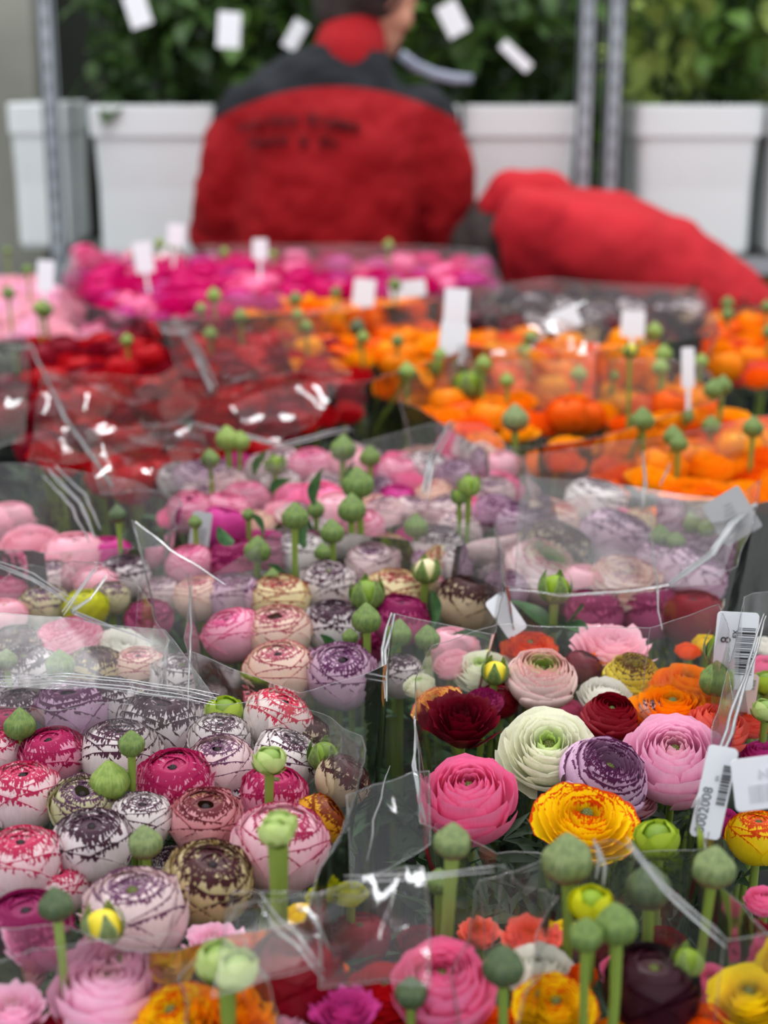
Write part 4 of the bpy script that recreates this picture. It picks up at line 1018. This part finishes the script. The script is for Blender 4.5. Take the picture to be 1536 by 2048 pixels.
sleeve([(-90,1385,.785),(200,1372,.80),(440,1408,.79),(560,1400,.78),(720,1470,.80),(690,1610,.81),(600,1830,.79),(350,1900,.775),(120,1860,.78),(-90,1820,.79)], 'clear sleeve around the left foreground bunch with bright curved back rim', 1)
sleeve([(-90,1240,.79),(60,1130,.80),(190,1128,.83),(270,1180,.80),(330,1280,.80),(300,1400,.77),(100,1420,.77),(-90,1400,.77)], 'clear sleeve standing in a V-shaped peak at the left', 2, 'filmc', fold=.008)
sleeve([(268,1042,.845),(420,1150,.80),(640,1010,.775),(985,1060,.815),(1003,1160,.80),(985,1270,.79),(785,1225,.80),(775,1330,.79),(600,1380,.775),(378,1300,.79),(372,1140,.80)], 'hazy clear sleeve around the centre bunch with tall left peak', 3, 'filmh', fold=.004)
sleeve([(1000,1040,.815),(1200,985,.78),(1440,1010,.80),(1520,960,.84),(1470,1130,.81),(1330,1175,.79),(1180,1190,.785),(1012,1172,.80)], 'clear sleeve over the bunch right of centre with grey sticker', 4, 'film')
sleeve([(830,1440,.80),(860,1290,.79),(1000,1250,.79),(1300,1255,.80),(1440,1210,.825),(1462,1420,.80),(1420,1600,.785),(1400,1690,.78),(1180,1720,.765),(1000,1700,.765),(850,1640,.79)], 'clear sleeve around the bright mixed bunch', 5, 'filmc')
sleeve([(470,1815,.79),(620,1800,.80),(760,1760,.81),(990,1745,.80),(1100,1800,.78),(1050,2000,.78),(900,2250,.79),(500,2300,.79),(380,1960,.775)], 'shiny crumpled sleeve in the front row left of centre', 6, 'filmc', fold=.009)
sleeve([(960,1760,.775),(1180,1700,.80),(1262,1695,.82),(1440,1880,.79),(1600,1860,.79),(1650,2200,.79),(1200,2300,.79),(900,2200,.79)], 'shiny sleeve in the front row at the right with a folded ridge', 7, 'filmc', fold=.008)
sleeve([(-90,1960,.78),(100,1900,.78),(330,1880,.785),(480,1880,.79),(560,2100,.78),(520,2350,.78),(-90,2350,.78)], 'clear sleeve in the bottom left corner', 8, 'filmc')
sleeve([(1490,1200,.83),(1600,1180,.82),(1700,1400,.80),(1700,1800,.80),(1560,1880,.78),(1440,1760,.79),(1400,1620,.80),(1440,1450,.81)], 'milky sleeve of the bunch cut off at the right edge', 9, 'filmh', fold=.007)
sleeve([(1045,915,.80),(1300,880,.79),(1600,820,.80),(1620,980,.80),(1500,1010,.82),(1300,990,.80),(1110,1000,.80)], 'sleeve around the right-hand orange bunch', 10, 'film')
sleeve([(800,800,.81),(850,735,.80),(1150,720,.81),(1400,725,.82),(1440,800,.80),(1200,870,.80),(980,900,.80)], 'sleeve around the middle orange bunch', 11, 'film')
sleeve([(560,650,.81),(700,600,.80),(880,590,.82),(920,700,.82),(740,760,.80),(600,770,.80)], 'sleeve around the upper orange bunch', 12, 'film')
sleeve([(150,500,.82),(420,490,.80),(700,490,.83),(970,500,.82),(1000,580,.80),(700,620,.80),(300,640,.80),(120,590,.80)], 'sleeve around the far magenta bunch', 13, 'filmh')
sleeve([(920,580,.82),(1100,560,.84),(1400,580,.83),(1430,660,.83),(1180,700,.83),(930,690,.82)], 'sleeve around the far dark bunch', 14, 'filmh', fold=.012)
sleeve([(-90,940,.80),(60,930,.82),(240,960,.80),(350,1000,.80),(330,1090,.77),(100,1100,.79),(-90,1080,.78)], 'grey folded film sleeve at the left edge behind the pale pink blooms', 15, 'filmh', fold=.010)
sleeve([(560,930,.79),(860,850,.82),(950,850,.83),(1050,930,.81),(1040,1060,.78),(900,1090,.80),(600,1060,.76),(350,1050,.76),(360,940,.79)], 'blurred sleeve around the pastel bunch behind the centre', 16, 'film', fold=.009)
sheet([(60,930,.775),(560,905,.765),(700,765,.80),(90,745,.80)], 'large crinkled film sheet with white glints over the red blooms', 1, 'filmc', amp=.015, freq=19)
sheet([(360,770,.80),(700,770,.80),(560,600,.85),(310,640,.84)], 'film flaps standing up behind the red blooms', 2, 'film', amp=.016, freq=14)
sheet([(-60,930,.77),(50,900,.78),(60,690,.82),(-60,720,.82)], 'crumpled film over the wine red blooms at the left edge', 3, 'film', amp=.012)
sheet([(200,1010,.78),(430,980,.79),(400,860,.81),(170,880,.81)], 'crumpled film between the red blooms and the bud cluster', 4, 'filmc', amp=.012)
sheet([(1030,1180,.785),(1440,1180,.785),(1490,1000,.82),(1040,960,.80)], 'film folded flat over the lilac and cream blooms right of centre', 5, 'filmm', amp=.005, sag=.0)
sheet([(-80,1370,.785),(430,1408,.785),(330,1270,.80),(-80,1230,.80)], 'film lying over the back rows of the left bunch', 6, 'filmm', amp=.005)
sheet([(980,720,.80),(1200,720,.80),(1180,600,.86),(960,610,.84)], 'crumpled glinting film before the dark bunch', 7, 'filmc', amp=.016, freq=18)
sheet([(430,1990,.80),(640,1960,.79),(640,1790,.81),(470,1800,.80)], 'crumpled film with sharp glints over the wine red bloom', 8, 'filmc', amp=.010, freq=26)
sheet([(640,1990,.79),(860,1990,.80),(850,1755,.81),(640,1795,.80)], 'film panel with glints left of the bottom hot pink bloom', 9, 'filmc', amp=.008, freq=22)
sheet([(700,1790,.78),(860,1700,.78),(860,1560,.79),(690,1600,.80)], 'dark gap film between the left bunch and the bright mixed bunch', 10, 'filmc', amp=.008, freq=20)
def glint_crease(seed, pts, rad=.0012, n=1, gap=.004, mat='glint_crease'):  # pale tubes added along film folds to draw their bright highlights
    r = SLV[seed]; P = [at_z(*q)-r.location for q in pts]; Q = []
    for i in range(len(P)-1):
        for k in range(8): Q.append(P[i].lerp(P[i+1], k/8))
    Q.append(P[-1])
    for j in range(n):
        rn = random.Random(seed*31+j); o_ = Vector((rn.uniform(-.3, .3)*gap, gap*j, rn.uniform(-.2, .2)*gap)); m = MB()
        m.tube([q+o_+Vector((noise.noise(q*30+Vector((j, 0, 0))), noise.noise(q*30+Vector((0, 5, j))), noise.noise(q*25)))*.0018 for q in Q], [rad*(.35+.65*math.sin(PI*min(1, (i+.5)/len(Q)))) for i in range(len(Q))], 6, False, .5)
        m.build('glint_crease', M[mat], r)
glint_crease(7, [(1258,1697,.825),(1330,1780,.805),(1442,1892,.79)], .0009, 3, .006)
glint_crease(7, [(1192,1690,.82),(1205,1730,.81),(1200,1765,.80)], .0011, 2, .006)
glint_crease(1, [(-60,1374,.79),(120,1362,.80),(260,1374,.80),(432,1408,.79)], .0008, 4, .005)
glint_crease(2, [(192,1130,.83),(160,1175,.815),(122,1228,.80)], .0010, 2, .006)
glint_crease(2, [(212,1150,.82),(180,1195,.81),(140,1222,.80),(230,1260,.80),(300,1285,.79)], .0012, 2, .004)
glint_crease(2, [(-40,1118,.82),(60,1160,.81),(150,1215,.80)], .0010, 3, .006)
glint_crease(3, [(270,1042,.845),(340,1100,.83),(450,1170,.81)], .0009, 2, .004)
glint_crease(3, [(380,1150,.80),(378,1300,.79),(374,1420,.77)], .0008, 1)
glint_crease(3, [(785,1228,.80),(765,1300,.79),(770,1400,.77)], .0012, 2, .005)
glint_crease(4, [(1012,1178,.79),(1120,1192,.785),(1232,1184,.785),(1335,1172,.79)], .0011, 2, .004)
glint_crease(4, [(1335,1172,.79),(1420,1110,.80),(1462,1050,.815),(1510,1010,.82)], .0026, 2, .008)
glint_crease(4, [(1298,1010,.80),(1312,1180,.79),(1320,1260,.775)], .0008, 1)
glint_crease(10, [(1285,905,.80),(1290,960,.80),(1284,1020,.80)], .0016, 2, .010)
glint_crease(10, [(1340,925,.80),(1320,970,.80)], .0014, 1)
glint_crease(5, [(832,1440,.80),(828,1540,.79),(850,1650,.785)], .0008, 2, .004)
glint_crease(9, [(1535,1235,.83),(1500,1340,.82),(1462,1470,.81),(1392,1625,.80)], .0012, 2, .006)
glint_crease(6, [(520,1805,.80),(560,1860,.80),(600,1890,.80),(650,1960,.79)], .0011, 2, .008)
glint_crease(6, [(620,1820,.80),(640,1850,.80),(660,1900,.79)], .001, 1)
glint_crease(6, [(780,1530,.76),(750,1640,.77),(738,1720,.78)], .0008, 1)
glint_crease(6, [(690,1760,.80),(850,1752,.805),(990,1742,.80)], .0008, 2, .004)
glint_crease(15, [(90,950,.81),(150,1010,.80),(180,1080,.79)], .0016, 4, .012)
glint_crease(16, [(905,850,.83),(860,930,.82),(850,1000,.80)], .0016, 3, .010)
glint_crease(16, [(700,860,.80),(565,892,.80),(380,850,.80)], .0020, 2, .008)
glint_crease(16, [(60,690,.80),(130,840,.79),(225,975,.79)], .0022, 2, .006)
glint_crease(12, [(350,640,.83),(400,720,.82),(430,790,.80)], .003, 3, .02)
glint_crease(14, [(1130,600,.84),(1100,660,.83),(1070,690,.82)], .004, 3, .02)
# ---------------------------------------------------------------- labels, stickers, price cards
def text(body, size, M_, mat, parent, name='lettering', ext=.0002, align='CENTER', sx=1):
    cu = bpy.data.curves.new(name, 'FONT'); cu.body = body; cu.size = size; cu.extrude = ext; cu.align_x = align; cu.align_y = 'CENTER'; cu.resolution_u = 3
    t_ = bpy.data.objects.new(name, cu); me = bpy.data.meshes.new_from_object(t_); bpy.data.objects.remove(t_)
    return add(name, me, mat, parent, mtx=M_ @ Matrix.Diagonal((sx, 1, 1, 1)))
FACE = Matrix.Rotation(PI/2, 4, 'X')
def barcode(parent, x0, x1, z0, z1, n, vert, mat, seed, y=-.0006):
    rnd = random.Random(seed); b = MB(); p = (z0 if vert else x0); e = (z1 if vert else x1); u = (e-p)/n
    while p < e-u:
        w_ = u*rnd.choice((.4, .4, .8, 1.1))
        if vert: b.box((x0, y-.0002, p), (x1, y, p+w_))
        else: b.box((p, y-.0002, z0), (p+w_, y, z1))
        p += w_+u*rnd.choice((.4, .5, .9))
    b.build('barcode', mat, parent, smooth=False)
sy = at_z(1460, 1330, .78).y-.012
r, wd, ht = card(1470, 1302, sy, 84, 160, 3, 'white label with barcode and the letters EX beside the yellow bud', -6, m=tagm, name='barcode_label', cat='label', stick=.06)
barcode(r, wd*.12, wd*.44, -ht*.30, ht*.34, 26, True, ink, 1)
text('EX', wd*.17, Matrix.Translation((-wd*.03, -.0006, ht*.22)) @ Matrix.Rotation(-PI/2, 4, 'Y') @ FACE, ink, r)
text('8', wd*.34, Matrix.Translation((-wd*.24, -.0006, ht*.14)) @ Matrix.Rotation(-PI/2, 4, 'Y') @ FACE, ink, r)
r, wd, ht = card(1482, 1400, sy+.006, 60, 110, 6, 'pinkish strip label reading Ranunkeln behind the plump green bud', -6, m=plain('label_pink', (226, 196, 188), .5), name='variety_label', cat='label', stick=.04)
text('Ranunkeln', ht*.20, Matrix.Translation((-wd*.28, -.0006, ht*.02)) @ Matrix.Rotation(-PI/2, 4, 'Y') @ FACE, ink, r)
barcode(r, wd*.0, wd*.4, ht*.22, ht*.44, 8, True, inkg, 4)
sy = at_z(1430, 1600, .79).y-.02
r, wd, ht = card(1428, 1585, sy, 62, 190, 11, 'white label with barcode and number leaning against the clear pink bloom', -10, m=tagm, name='barcode_label', cat='label')
barcode(r, wd*.12, wd*.42, -ht*.12, ht*.34, 26, True, ink, 2)
text('8002008', ht*.145, Matrix.Translation((-wd*.20, -.0006, -ht*.20)) @ Matrix.Rotation(-PI/2, 4, 'Y') @ FACE, plain('ink_mid', (96, 98, 104), .6), r)
text('EX', wd*.16, Matrix.Translation((wd*.0, -.0006, ht*.16)) @ Matrix.Rotation(-PI/2, 4, 'Y') @ FACE, inkg, r)
sy = at_z(1510, 1570, .80).y-.03
r, wd, ht = card(1518, 1566, sy, 104, 108, -8, 'white label seen from its blank back at the right edge', -10, m=plain('label_back', (230, 230, 238), .5), name='barcode_label', cat='label')
text('84', ht*.30, Matrix.Translation((wd*.14, -.0006, ht*.16)) @ Matrix.Diagonal((-1, 1, 1, 1)) @ FACE, plain('ink_faint', (208, 208, 218), .6), r)
barcode(r, -wd*.2, wd*.4, -ht*.36, -ht*.02, 22, False, plain('ink_faint2', (212, 212, 220), .6), 5)
r, wd, ht = card(1464, 1032, at_z(1464, 1032, .815).y, 84, 96, -32, 'grey translucent sticker on the film at the right', -20, m=plain('sticker_grey', (164, 164, 166), .5), name='sticker', cat='sticker')
for k in range(7):
    b = MB(); b.box((-wd*.36+k*.002, -.0009, -ht*.3+k*ht*.09), (-wd*.36+wd*.5, -.0006, -ht*.3+k*ht*.09+ht*.03)); b.build('print_line', inkg, r, smooth=False)
r, wd, ht = card(1012, 1230, at_z(1012, 1230, .77).y, 46, 90, -38, 'white card corner tucked between centre and film-covered bunches', -30, m=tagm, name='price_card', cat='card')
r, wd, ht = card(400, 1068, at_z(400, 1068, .77).y, 40, 90, 8, 'pale barcode card low behind the left buds', -12, m=plain('card_pale', (176, 178, 182), .5), name='price_card', cat='card')
barcode(r, -wd*.3, wd*.3, -ht*.3, ht*.2, 12, True, inkg, 8)
for px, py, z, wp_, hp_, rl, lb, st in ((287, 515, .84, 38, 62, -8, 'white price card standing in the far magenta row, left of the red jacket', .05), (91, 552, .83, 34, 62, 4, 'pale price card at the far left above the pale pink blooms', .05),
        (815, 578, .81, 74, 34, -6, 'wide white price card lying among the far magenta blooms', 0), (728, 585, .82, 44, 54, 6, 'white price card before the standing worker', .04), (912, 612, .85, 48, 70, 4, 'white price card, upper of the pair left of the dark bunch', .02),
        (906, 685, .82, 54, 82, 6, 'white price card, lower of the pair left of the dark bunch', .03), (1266, 648, .83, 48, 52, 2, 'white price card on a stick before the dark bunch', .05), (1376, 735, .82, 26, 80, -2, 'narrow pale price card above the middle orange bunch', .04),
        (352, 470, .86, 34, 44, 6, 'small pale price card beside the standing worker\'s jacket', .05), (520, 498, .85, 30, 40, 0, 'pale price card before the red jacket', .05), (1130, 640, .84, 60, 46, -25, 'bright tilted price card in film before the dark bunch', 0)):
    card(px, py, at_z(px, py, z).y, wp_, hp_, rl, lb, -8, m=tagm, name='price_card', cat='card', stick=st)
# ---------------------------------------------------------------- people
redm = plain('jacket_red', (158, 20, 28), .85, col2=(142, 16, 24), scale=5, bump=.15, bscale=220, spec=.25)
red2 = plain('jacket_red_bright', (180, 28, 40), .85, col2=(166, 24, 34), scale=5, bump=.15, bscale=220, spec=.25)
yoke = plain('jacket_black', (44, 46, 52), .8, spec=.2); skin = plain('skin', (206, 150, 124), .55, col2=(192, 132, 108), scale=10); hairm = plain('hair_dark', (40, 33, 32), .85, col2=(58, 50, 48), scale=30, bump=.5, bscale=90); pants = plain('trousers_dark', (34, 36, 42), .85); shoem = plain('shoe_black', (24, 24, 26), .5)
def limb(m, pts, rs, n=14, sq=1.):
    pts = [Vector(p) for p in pts]; P, R_ = [], []
    for i in range(len(pts)-1):
        for k in range(4): t = k/4; P.append(pts[i].lerp(pts[i+1], t)); R_.append(rs[i]+(rs[i+1]-rs[i])*t)
    P.append(pts[-1]); R_.append(rs[-1]); m.tube(P, R_, n, True, sq)
    for p, r_ in zip(pts, rs): m.ball(p, r_*.99, 12, 8)
def loft_axis(m, secs, n=28):
    """secs: (centre, half width x, half depth, lean axis tilt) ellipses stacked along a spine in world space"""
    cs = [Vector(s[0]) for s in secs]; rings = []
    for i, s in enumerate(secs):
        t = (cs[min(i+1, len(cs)-1)]-cs[max(i-1, 0)]).normalized(); wx = Vector(s[3]) if len(s) > 3 else Vector((1, 0, 0)); wx = (wx-t*wx.dot(t)).normalized(); d = t.cross(wx)
        rings.append([cs[i]+wx*s[1]*math.copysign(abs(math.cos(a))**.8, math.cos(a))+d*s[2]*math.sin(a) for a in [2*PI*k/n for k in range(n)]])
    base = len(m.v)
    for rg in rings: m.v += rg
    for i in range(len(rings)-1):
        for k in range(n): m.f.append((base+i*n+k, base+i*n+(k+1) % n, base+(i+1)*n+(k+1) % n, base+(i+1)*n+k))
    m.f.append(tuple(base+k for k in reversed(range(n)))); m.f.append(tuple(base+(len(rings)-1)*n+k for k in range(n)))
def skinned(m, name, mat, parent, org, vox, fold=0, smooth_it=4):
    m.v = [v-org for v in m.v]; o = m.build(name, mat, parent)
    rm = o.modifiers.new('remesh', 'REMESH'); rm.mode = 'VOXEL'; rm.voxel_size = vox; rm.use_smooth_shade = True
    sm = o.modifiers.new('smooth', 'SMOOTH'); sm.iterations = smooth_it; sm.factor = .6
    if fold:
        tx = bpy.data.textures.new(name, 'CLOUDS'); tx.noise_scale = .11; tx.noise_depth = 2
        dm = o.modifiers.new('folds', 'DISPLACE'); dm.texture = tx; dm.strength = fold; dm.mid_level = .5; dm.texture_coords = 'LOCAL'
    return o
def hand(m, wrist, d, side, up):
    d = Vector(d).normalized(); up = Vector(up).normalized(); s = d.cross(up).normalized()*side
    pc = wrist+d*.045; m.ball(wrist+d*.02, .026, 10, 7); m.ball(pc, (.036, .036, .030), 12, 8)
    for k, ln in enumerate((.068, .078, .072, .055)):
        b0 = pc+s*(k-1.5)*.019+d*.022; b1 = b0+d*ln*.45-up*.006; b2 = b1+d*ln*.32-up*ln*.25; b3 = b2+d*ln*.2-up*ln*.3
        m.tube([b0, b1, b2, b3], [.0095, .009, .0085, .007], 7); m.ball(b3, .007, 7, 5)
    b0 = wrist+d*.03-s*.022; b1 = b0-s*.028+d*.018-up*.01; b2 = b1+d*.028-up*.01; m.tube([b0, b1, b2], [.012, .0105, .008], 7); m.ball(b2, .008, 7, 5)
def head(m, c, face, up, s=1.):
    face = Vector(face).normalized(); up = Vector(up); up = (up-face*up.dot(face)).normalized(); side = face.cross(up)
    B = Matrix((side, face, up)).transposed()
    def P(x, y, z): return c+B @ Vector((x*s, y*s, z*s))
    for (x, y, z), r_ in (((0, -.015, .03), .085), ((0, .01, .02), .082), ((0, .03, -.02), .066), ((0, .045, -.06), .048), ((0, .065, -.085), .026), ((0, .088, -.018), .013), ((0, .098, -.03), .014), ((0, .082, -.056), .019),
                          ((.034, .07, .006), .020), ((-.034, .07, .006), .020), ((.04, .058, -.03), .028), ((-.04, .058, -.03), .028), ((0, .07, .04), .035)): m.ball(P(x, y, z), r_*s, 14, 9)
    for q in (-1, 1):
        m.ball(P(q*.078, -.005, -.005), .018*s, 10, 7); m.ball(P(q*.084, -.012, .012), .019*s, 10, 7); m.ball(P(q*.08, -.004, -.024), .011*s, 8, 6)
    return P, B
# standing worker
Y1 = 3.72
def W(px, py, dy=0): return at_y(px, py, Y1+dy)
org = Vector((W(660, 500).x, Y1, 0)); cx = org.x
man = empty('person', org, 'worker in a red and black work jacket seen from behind, head turned right', 'person')
nk = W(715, 95, .05); hd = W(738, -12, .10)
body = MB()
limb(body, [W(700, 170, .05), W(708, 120, .05), W(716, 60, .07)], [  .06, .062, .062])
P1, B1 = head(body, hd, (.80, .55, -.28), (.16, .1, 1), 1.18)
zh = .62
loft_axis(body, [((cx-.01, Y1+.10, zh), .15, .10), ((cx-.01, Y1+.06, .80), .13, .09), ((cx, Y1, 1.0), .16, .10), ((cx+.01, Y1+.01, 1.10), .15, .08), ((cx+.02, Y1+.02, 1.17), .08, .06)])
shL, shR = W(470, 225, .02), W(872, 225, .02)
elL, elR = W(432, 430, .10), W(905, 430, .10); wrL, wrR = Vector((elL.x+.05, Y1+.22, .72)), Vector((elR.x-.06, Y1+.22, .72))
for a, e, w_, sd in ((shL, elL, wrL, 1), (shR, elR, wrR, -1)):
    limb(body, [a, e, w_], [.045, .04, .028], 10); hand(body, w_, (.1*sd, 1, -.35), sd, (0, .3, 1))
for sd in (-1, 1):
    hp = Vector((cx+sd*.09, Y1+.10, zh)); kn = Vector((cx+sd*.14, Y1-.02+.28, .46)); an = Vector((cx+sd*.12, Y1+.08, .08))
    limb(body, [hp, kn, an], [.085, .058, .040]); limb(body, [an, an+Vector((0, .12, -.045))], [.038, .03], 8)
skinned(body, 'body', skin, man, org, .0075)
jk = MB()
loft_axis(jk, [((cx-.015, Y1+.10, .58), .225, .15), ((cx-.015, Y1+.07, .70), .225, .15), ((cx-.01, Y1+.02, .86), .218, .145), ((W(668,330).x, Y1, .975), .225, .14), ((W(668,260).x, Y1, 1.045), .232, .13), ((W(672,215).x, Y1+.01, 1.10), .235, .115), ((W(682,170).x, Y1+.015, 1.155), .185, .095), ((W(693,130).x, Y1+.03, 1.20), .115, .08), ((W(700,100).x, Y1+.05, 1.232), .085, .07)])
limb(jk, [W(500, 245, .02), W(468, 330, .03), W(440, 470, .09), wrL], [.085, .085, .078, .05])
limb(jk, [W(845, 240, .02), W(873, 330, .03), W(895, 470, .09), wrR], [.080, .082, .078, .05])
jo = skinned(jk, 'jacket', redm, man, org, .011, .05, 3)
# black yoke: the jacket's own second fabric above a curved seam (height in the jacket's coordinates)
m_, nt = newmat('jacket_two_tone'); g = NT(nt); tc = g.n('ShaderNodeTexCoord').outputs['Object']; sp = g.n('ShaderNodeSeparateXYZ'); g.l(tc, sp.inputs[0])
xm = W(672, 170).x-cx; dx = g.math('SUBTRACT', sp.outputs[0], xm); seam = g.math('SUBTRACT', W(672, 172).z, g.math('MULTIPLY', g.math('MULTIPLY', dx, dx), .95))
msk = g.sstep(g.math('SUBTRACT', sp.outputs[2], seam), -.003, .003)
p = g.n('ShaderNodeBsdfPrincipled'); p.inputs['Roughness'].default_value = .8; p.inputs['Specular IOR Level'].default_value = .2
g.l(g.mix(msk, g.mix(g.noise(tc, 6, 3), s2l((154, 18, 26)), s2l((138, 14, 22))), s2l((30, 32, 37))), p.inputs['Base Color']); g.surf(p.outputs[0])
jo.data.materials.clear(); jo.data.materials.append(m_)
cl = MB(); limb(cl, [W(697, 118, .03), W(703, 88, .05), W(708, 64, .065)], [.088, .084, .074], 22); skinned(cl, 'collar', redm, man, org, .008, .004, 2)
hr = MB()
for (x, y, z), r_ in (((0, -.03, .035), .088), ((0, -.045, .0), .080), ((0, -.05, -.035), .062), ((0, .0, .06), .082), ((.02, -.03, .02), .085), ((-.02, -.03, .02), .085), ((0, .035, .07), .06)): hr.ball(P1(x, y, z), r_*1.20, 16, 10)
skinned(hr, 'hair', hairm, man, org, .007, .006, 3)
tr = MB()
for sd in (-1, 1):
    hp = Vector((cx+sd*.09, Y1+.10, zh)); kn = Vector((cx+sd*.14, Y1-.02+.28, .46)); an = Vector((cx+sd*.12, Y1+.08, .10)); limb(tr, [hp, kn, an], [.12, .085, .065])
skinned(tr, 'trousers', pants, man, org, .012, .02, 3)
for sd in (-1, 1):
    sh = MB(); sh.ball(Vector((cx+sd*.12, Y1+.15, .045))-org, (.05, .13, .045), 14, 8); sh.build('shoe', shoem, man)
# arched lettering on the back, sewn on the curved cloth letter by letter
lt = plain('print_dark', (70, 10, 18), .8)
def backtext(s, px0, px1, pyf, size, dyf):
    n = len(s)
    for i, ch in enumerate(s):
        if ch == ' ': continue
        px = px0+(px1-px0)*i/(n-1); q = W(px, pyf(px), dyf(px)); sl = (px-597)/128
        text(ch, size, Matrix.Translation(q-org) @ Matrix.Rotation(sl*.10, 4, 'Y') @ FACE, lt, man, 'letter', .012)
dep_ = lambda px: -.135+.00000075*(px-665)**2
backtext('seri\u00f6se Blumen', 482, 712, lambda x: 238+.0011*(x-600)**2, .036, dep_)
backtext('GmbH & Co', 505, 668, lambda x: 282+.0005*(x-590)**2, .028, dep_)
# bending worker
Y2 = 3.62
def V2(px, py, dy=0): return at_y(px, py, Y2+dy)
org = Vector((V2(1470, 600).x, Y2, 0)); wm_ = empty('person', org, 'second worker in a red jacket crouching and leaning down to the left', 'person')
b = MB()
sp_ = [V2(1075, 445, .02), V2(1180, 490), V2(1300, 560), V2(1420, 660), V2(1500, 760)]
b2 = MB()
loft_axis(b2, [(V2(1050, 450, .03), .06, .05, (0, 1, 0)), (sp_[0], .12, .075, (0, 1, 0)), (sp_[1], .17, .12, (0, 1, 0)), (sp_[2], .16, .13, (0, 1, 0)), (sp_[3], .15, .13, (0, 1, 0)), (sp_[4], .15, .12, (0, 1, 0))])
hd2 = V2(1014, 482, .10); limb(b2, [V2(1060, 450, .05), V2(1035, 462, .07), V2(1014, 475, .09)], [.055, .052, .05]); P2, B2 = head(b2, hd2, (-.15, .80, -.58), (-.85, -.1, -.3))
s1, s2 = V2(1075, 455, -.13), V2(1065, 440, .20); e1, e2 = V2(1075, 620, -.06), V2(1040, 600, .30); w1, w2 = V2(1010, 690, .10), V2(980, 670, .36)
for a, e, w_, sd in ((s1, e1, w1, 1), (s2, e2, w2, -1)):
    limb(b2, [a, e, w_], [.045, .04, .028], 10); hand(b2, w_, (w_-e), sd, (0, .6, .8))
hipc = V2(1500, 770); fz = .08
for sd in (-1, 1):
    hp = hipc+Vector((0, sd*.10, 0)); kn = Vector((hipc.x-.36, Y2+sd*.14, .46)); an = Vector((hipc.x-.12, Y2+sd*.13, fz)); limb(b2, [hp, kn, an], [.085, .058, .040]); limb(b2, [an, an+Vector((-.12, 0, -.045))], [.038, .03], 8)
skinned(b2, 'body', skin, wm_, org, .0085)
j2 = MB()
loft_axis(j2, [(V2(1000, 412, .02), .10, .065, (0, 1, 0)), (V2(1040, 432, .02), .17, .085, (0, 1, 0)), (V2(1110, 468, .01), .215, .115, (0, 1, 0)), (V2(1200, 505), .225, .145, (0, 1, 0)), (V2(1300, 560), .22, .165, (0, 1, 0)), (V2(1400, 640), .215, .17, (0, 1, 0)), (V2(1490, 745), .215, .16, (0, 1, 0)), (V2(1540, 860), .20, .14, (0, 1, 0))])
for a, e, w_ in ((s1, e1, w1), (s2, e2, w2)): limb(j2, [a, e, w_], [.085, .075, .05])
j2o = skinned(j2, 'jacket', red2, wm_, org, .012, .03, 4)
hd_ = MB(); limb(hd_, [V2(1090, 402, .03), V2(1022, 392, .04), V2(992, 412, .04)], [.075, .062, .045]); skinned(hd_, 'hood', red2, wm_, org, .010, .012, 3)
hr = MB()
for (x, y, z), r_ in (((0, -.03, .035), .088), ((0, -.045, .0), .082), ((0, .0, .06), .082), ((.02, -.03, .02), .086), ((-.02, -.03, .02), .086)): hr.ball(P2(x, y, z), r_*1.03, 16, 10)
skinned(hr, 'hair', hairm, wm_, org, .008, .01, 3)
tr = MB()
for sd in (-1, 1):
    hp = hipc+Vector((0, sd*.10, 0)); kn = Vector((hipc.x-.36, Y2+sd*.14, .46)); an = Vector((hipc.x-.12, Y2+sd*.13, .1)); limb(tr, [hp, kn, an], [.125, .085, .065])
skinned(tr, 'trousers', pants, wm_, org, .014, .02, 3)
for sd in (-1, 1):
    sh = MB(); sh.ball(Vector((hipc.x-.19, Y2+sd*.13, .045))-org, (.13, .05, .045), 14, 8); sh.build('shoe', shoem, wm_)
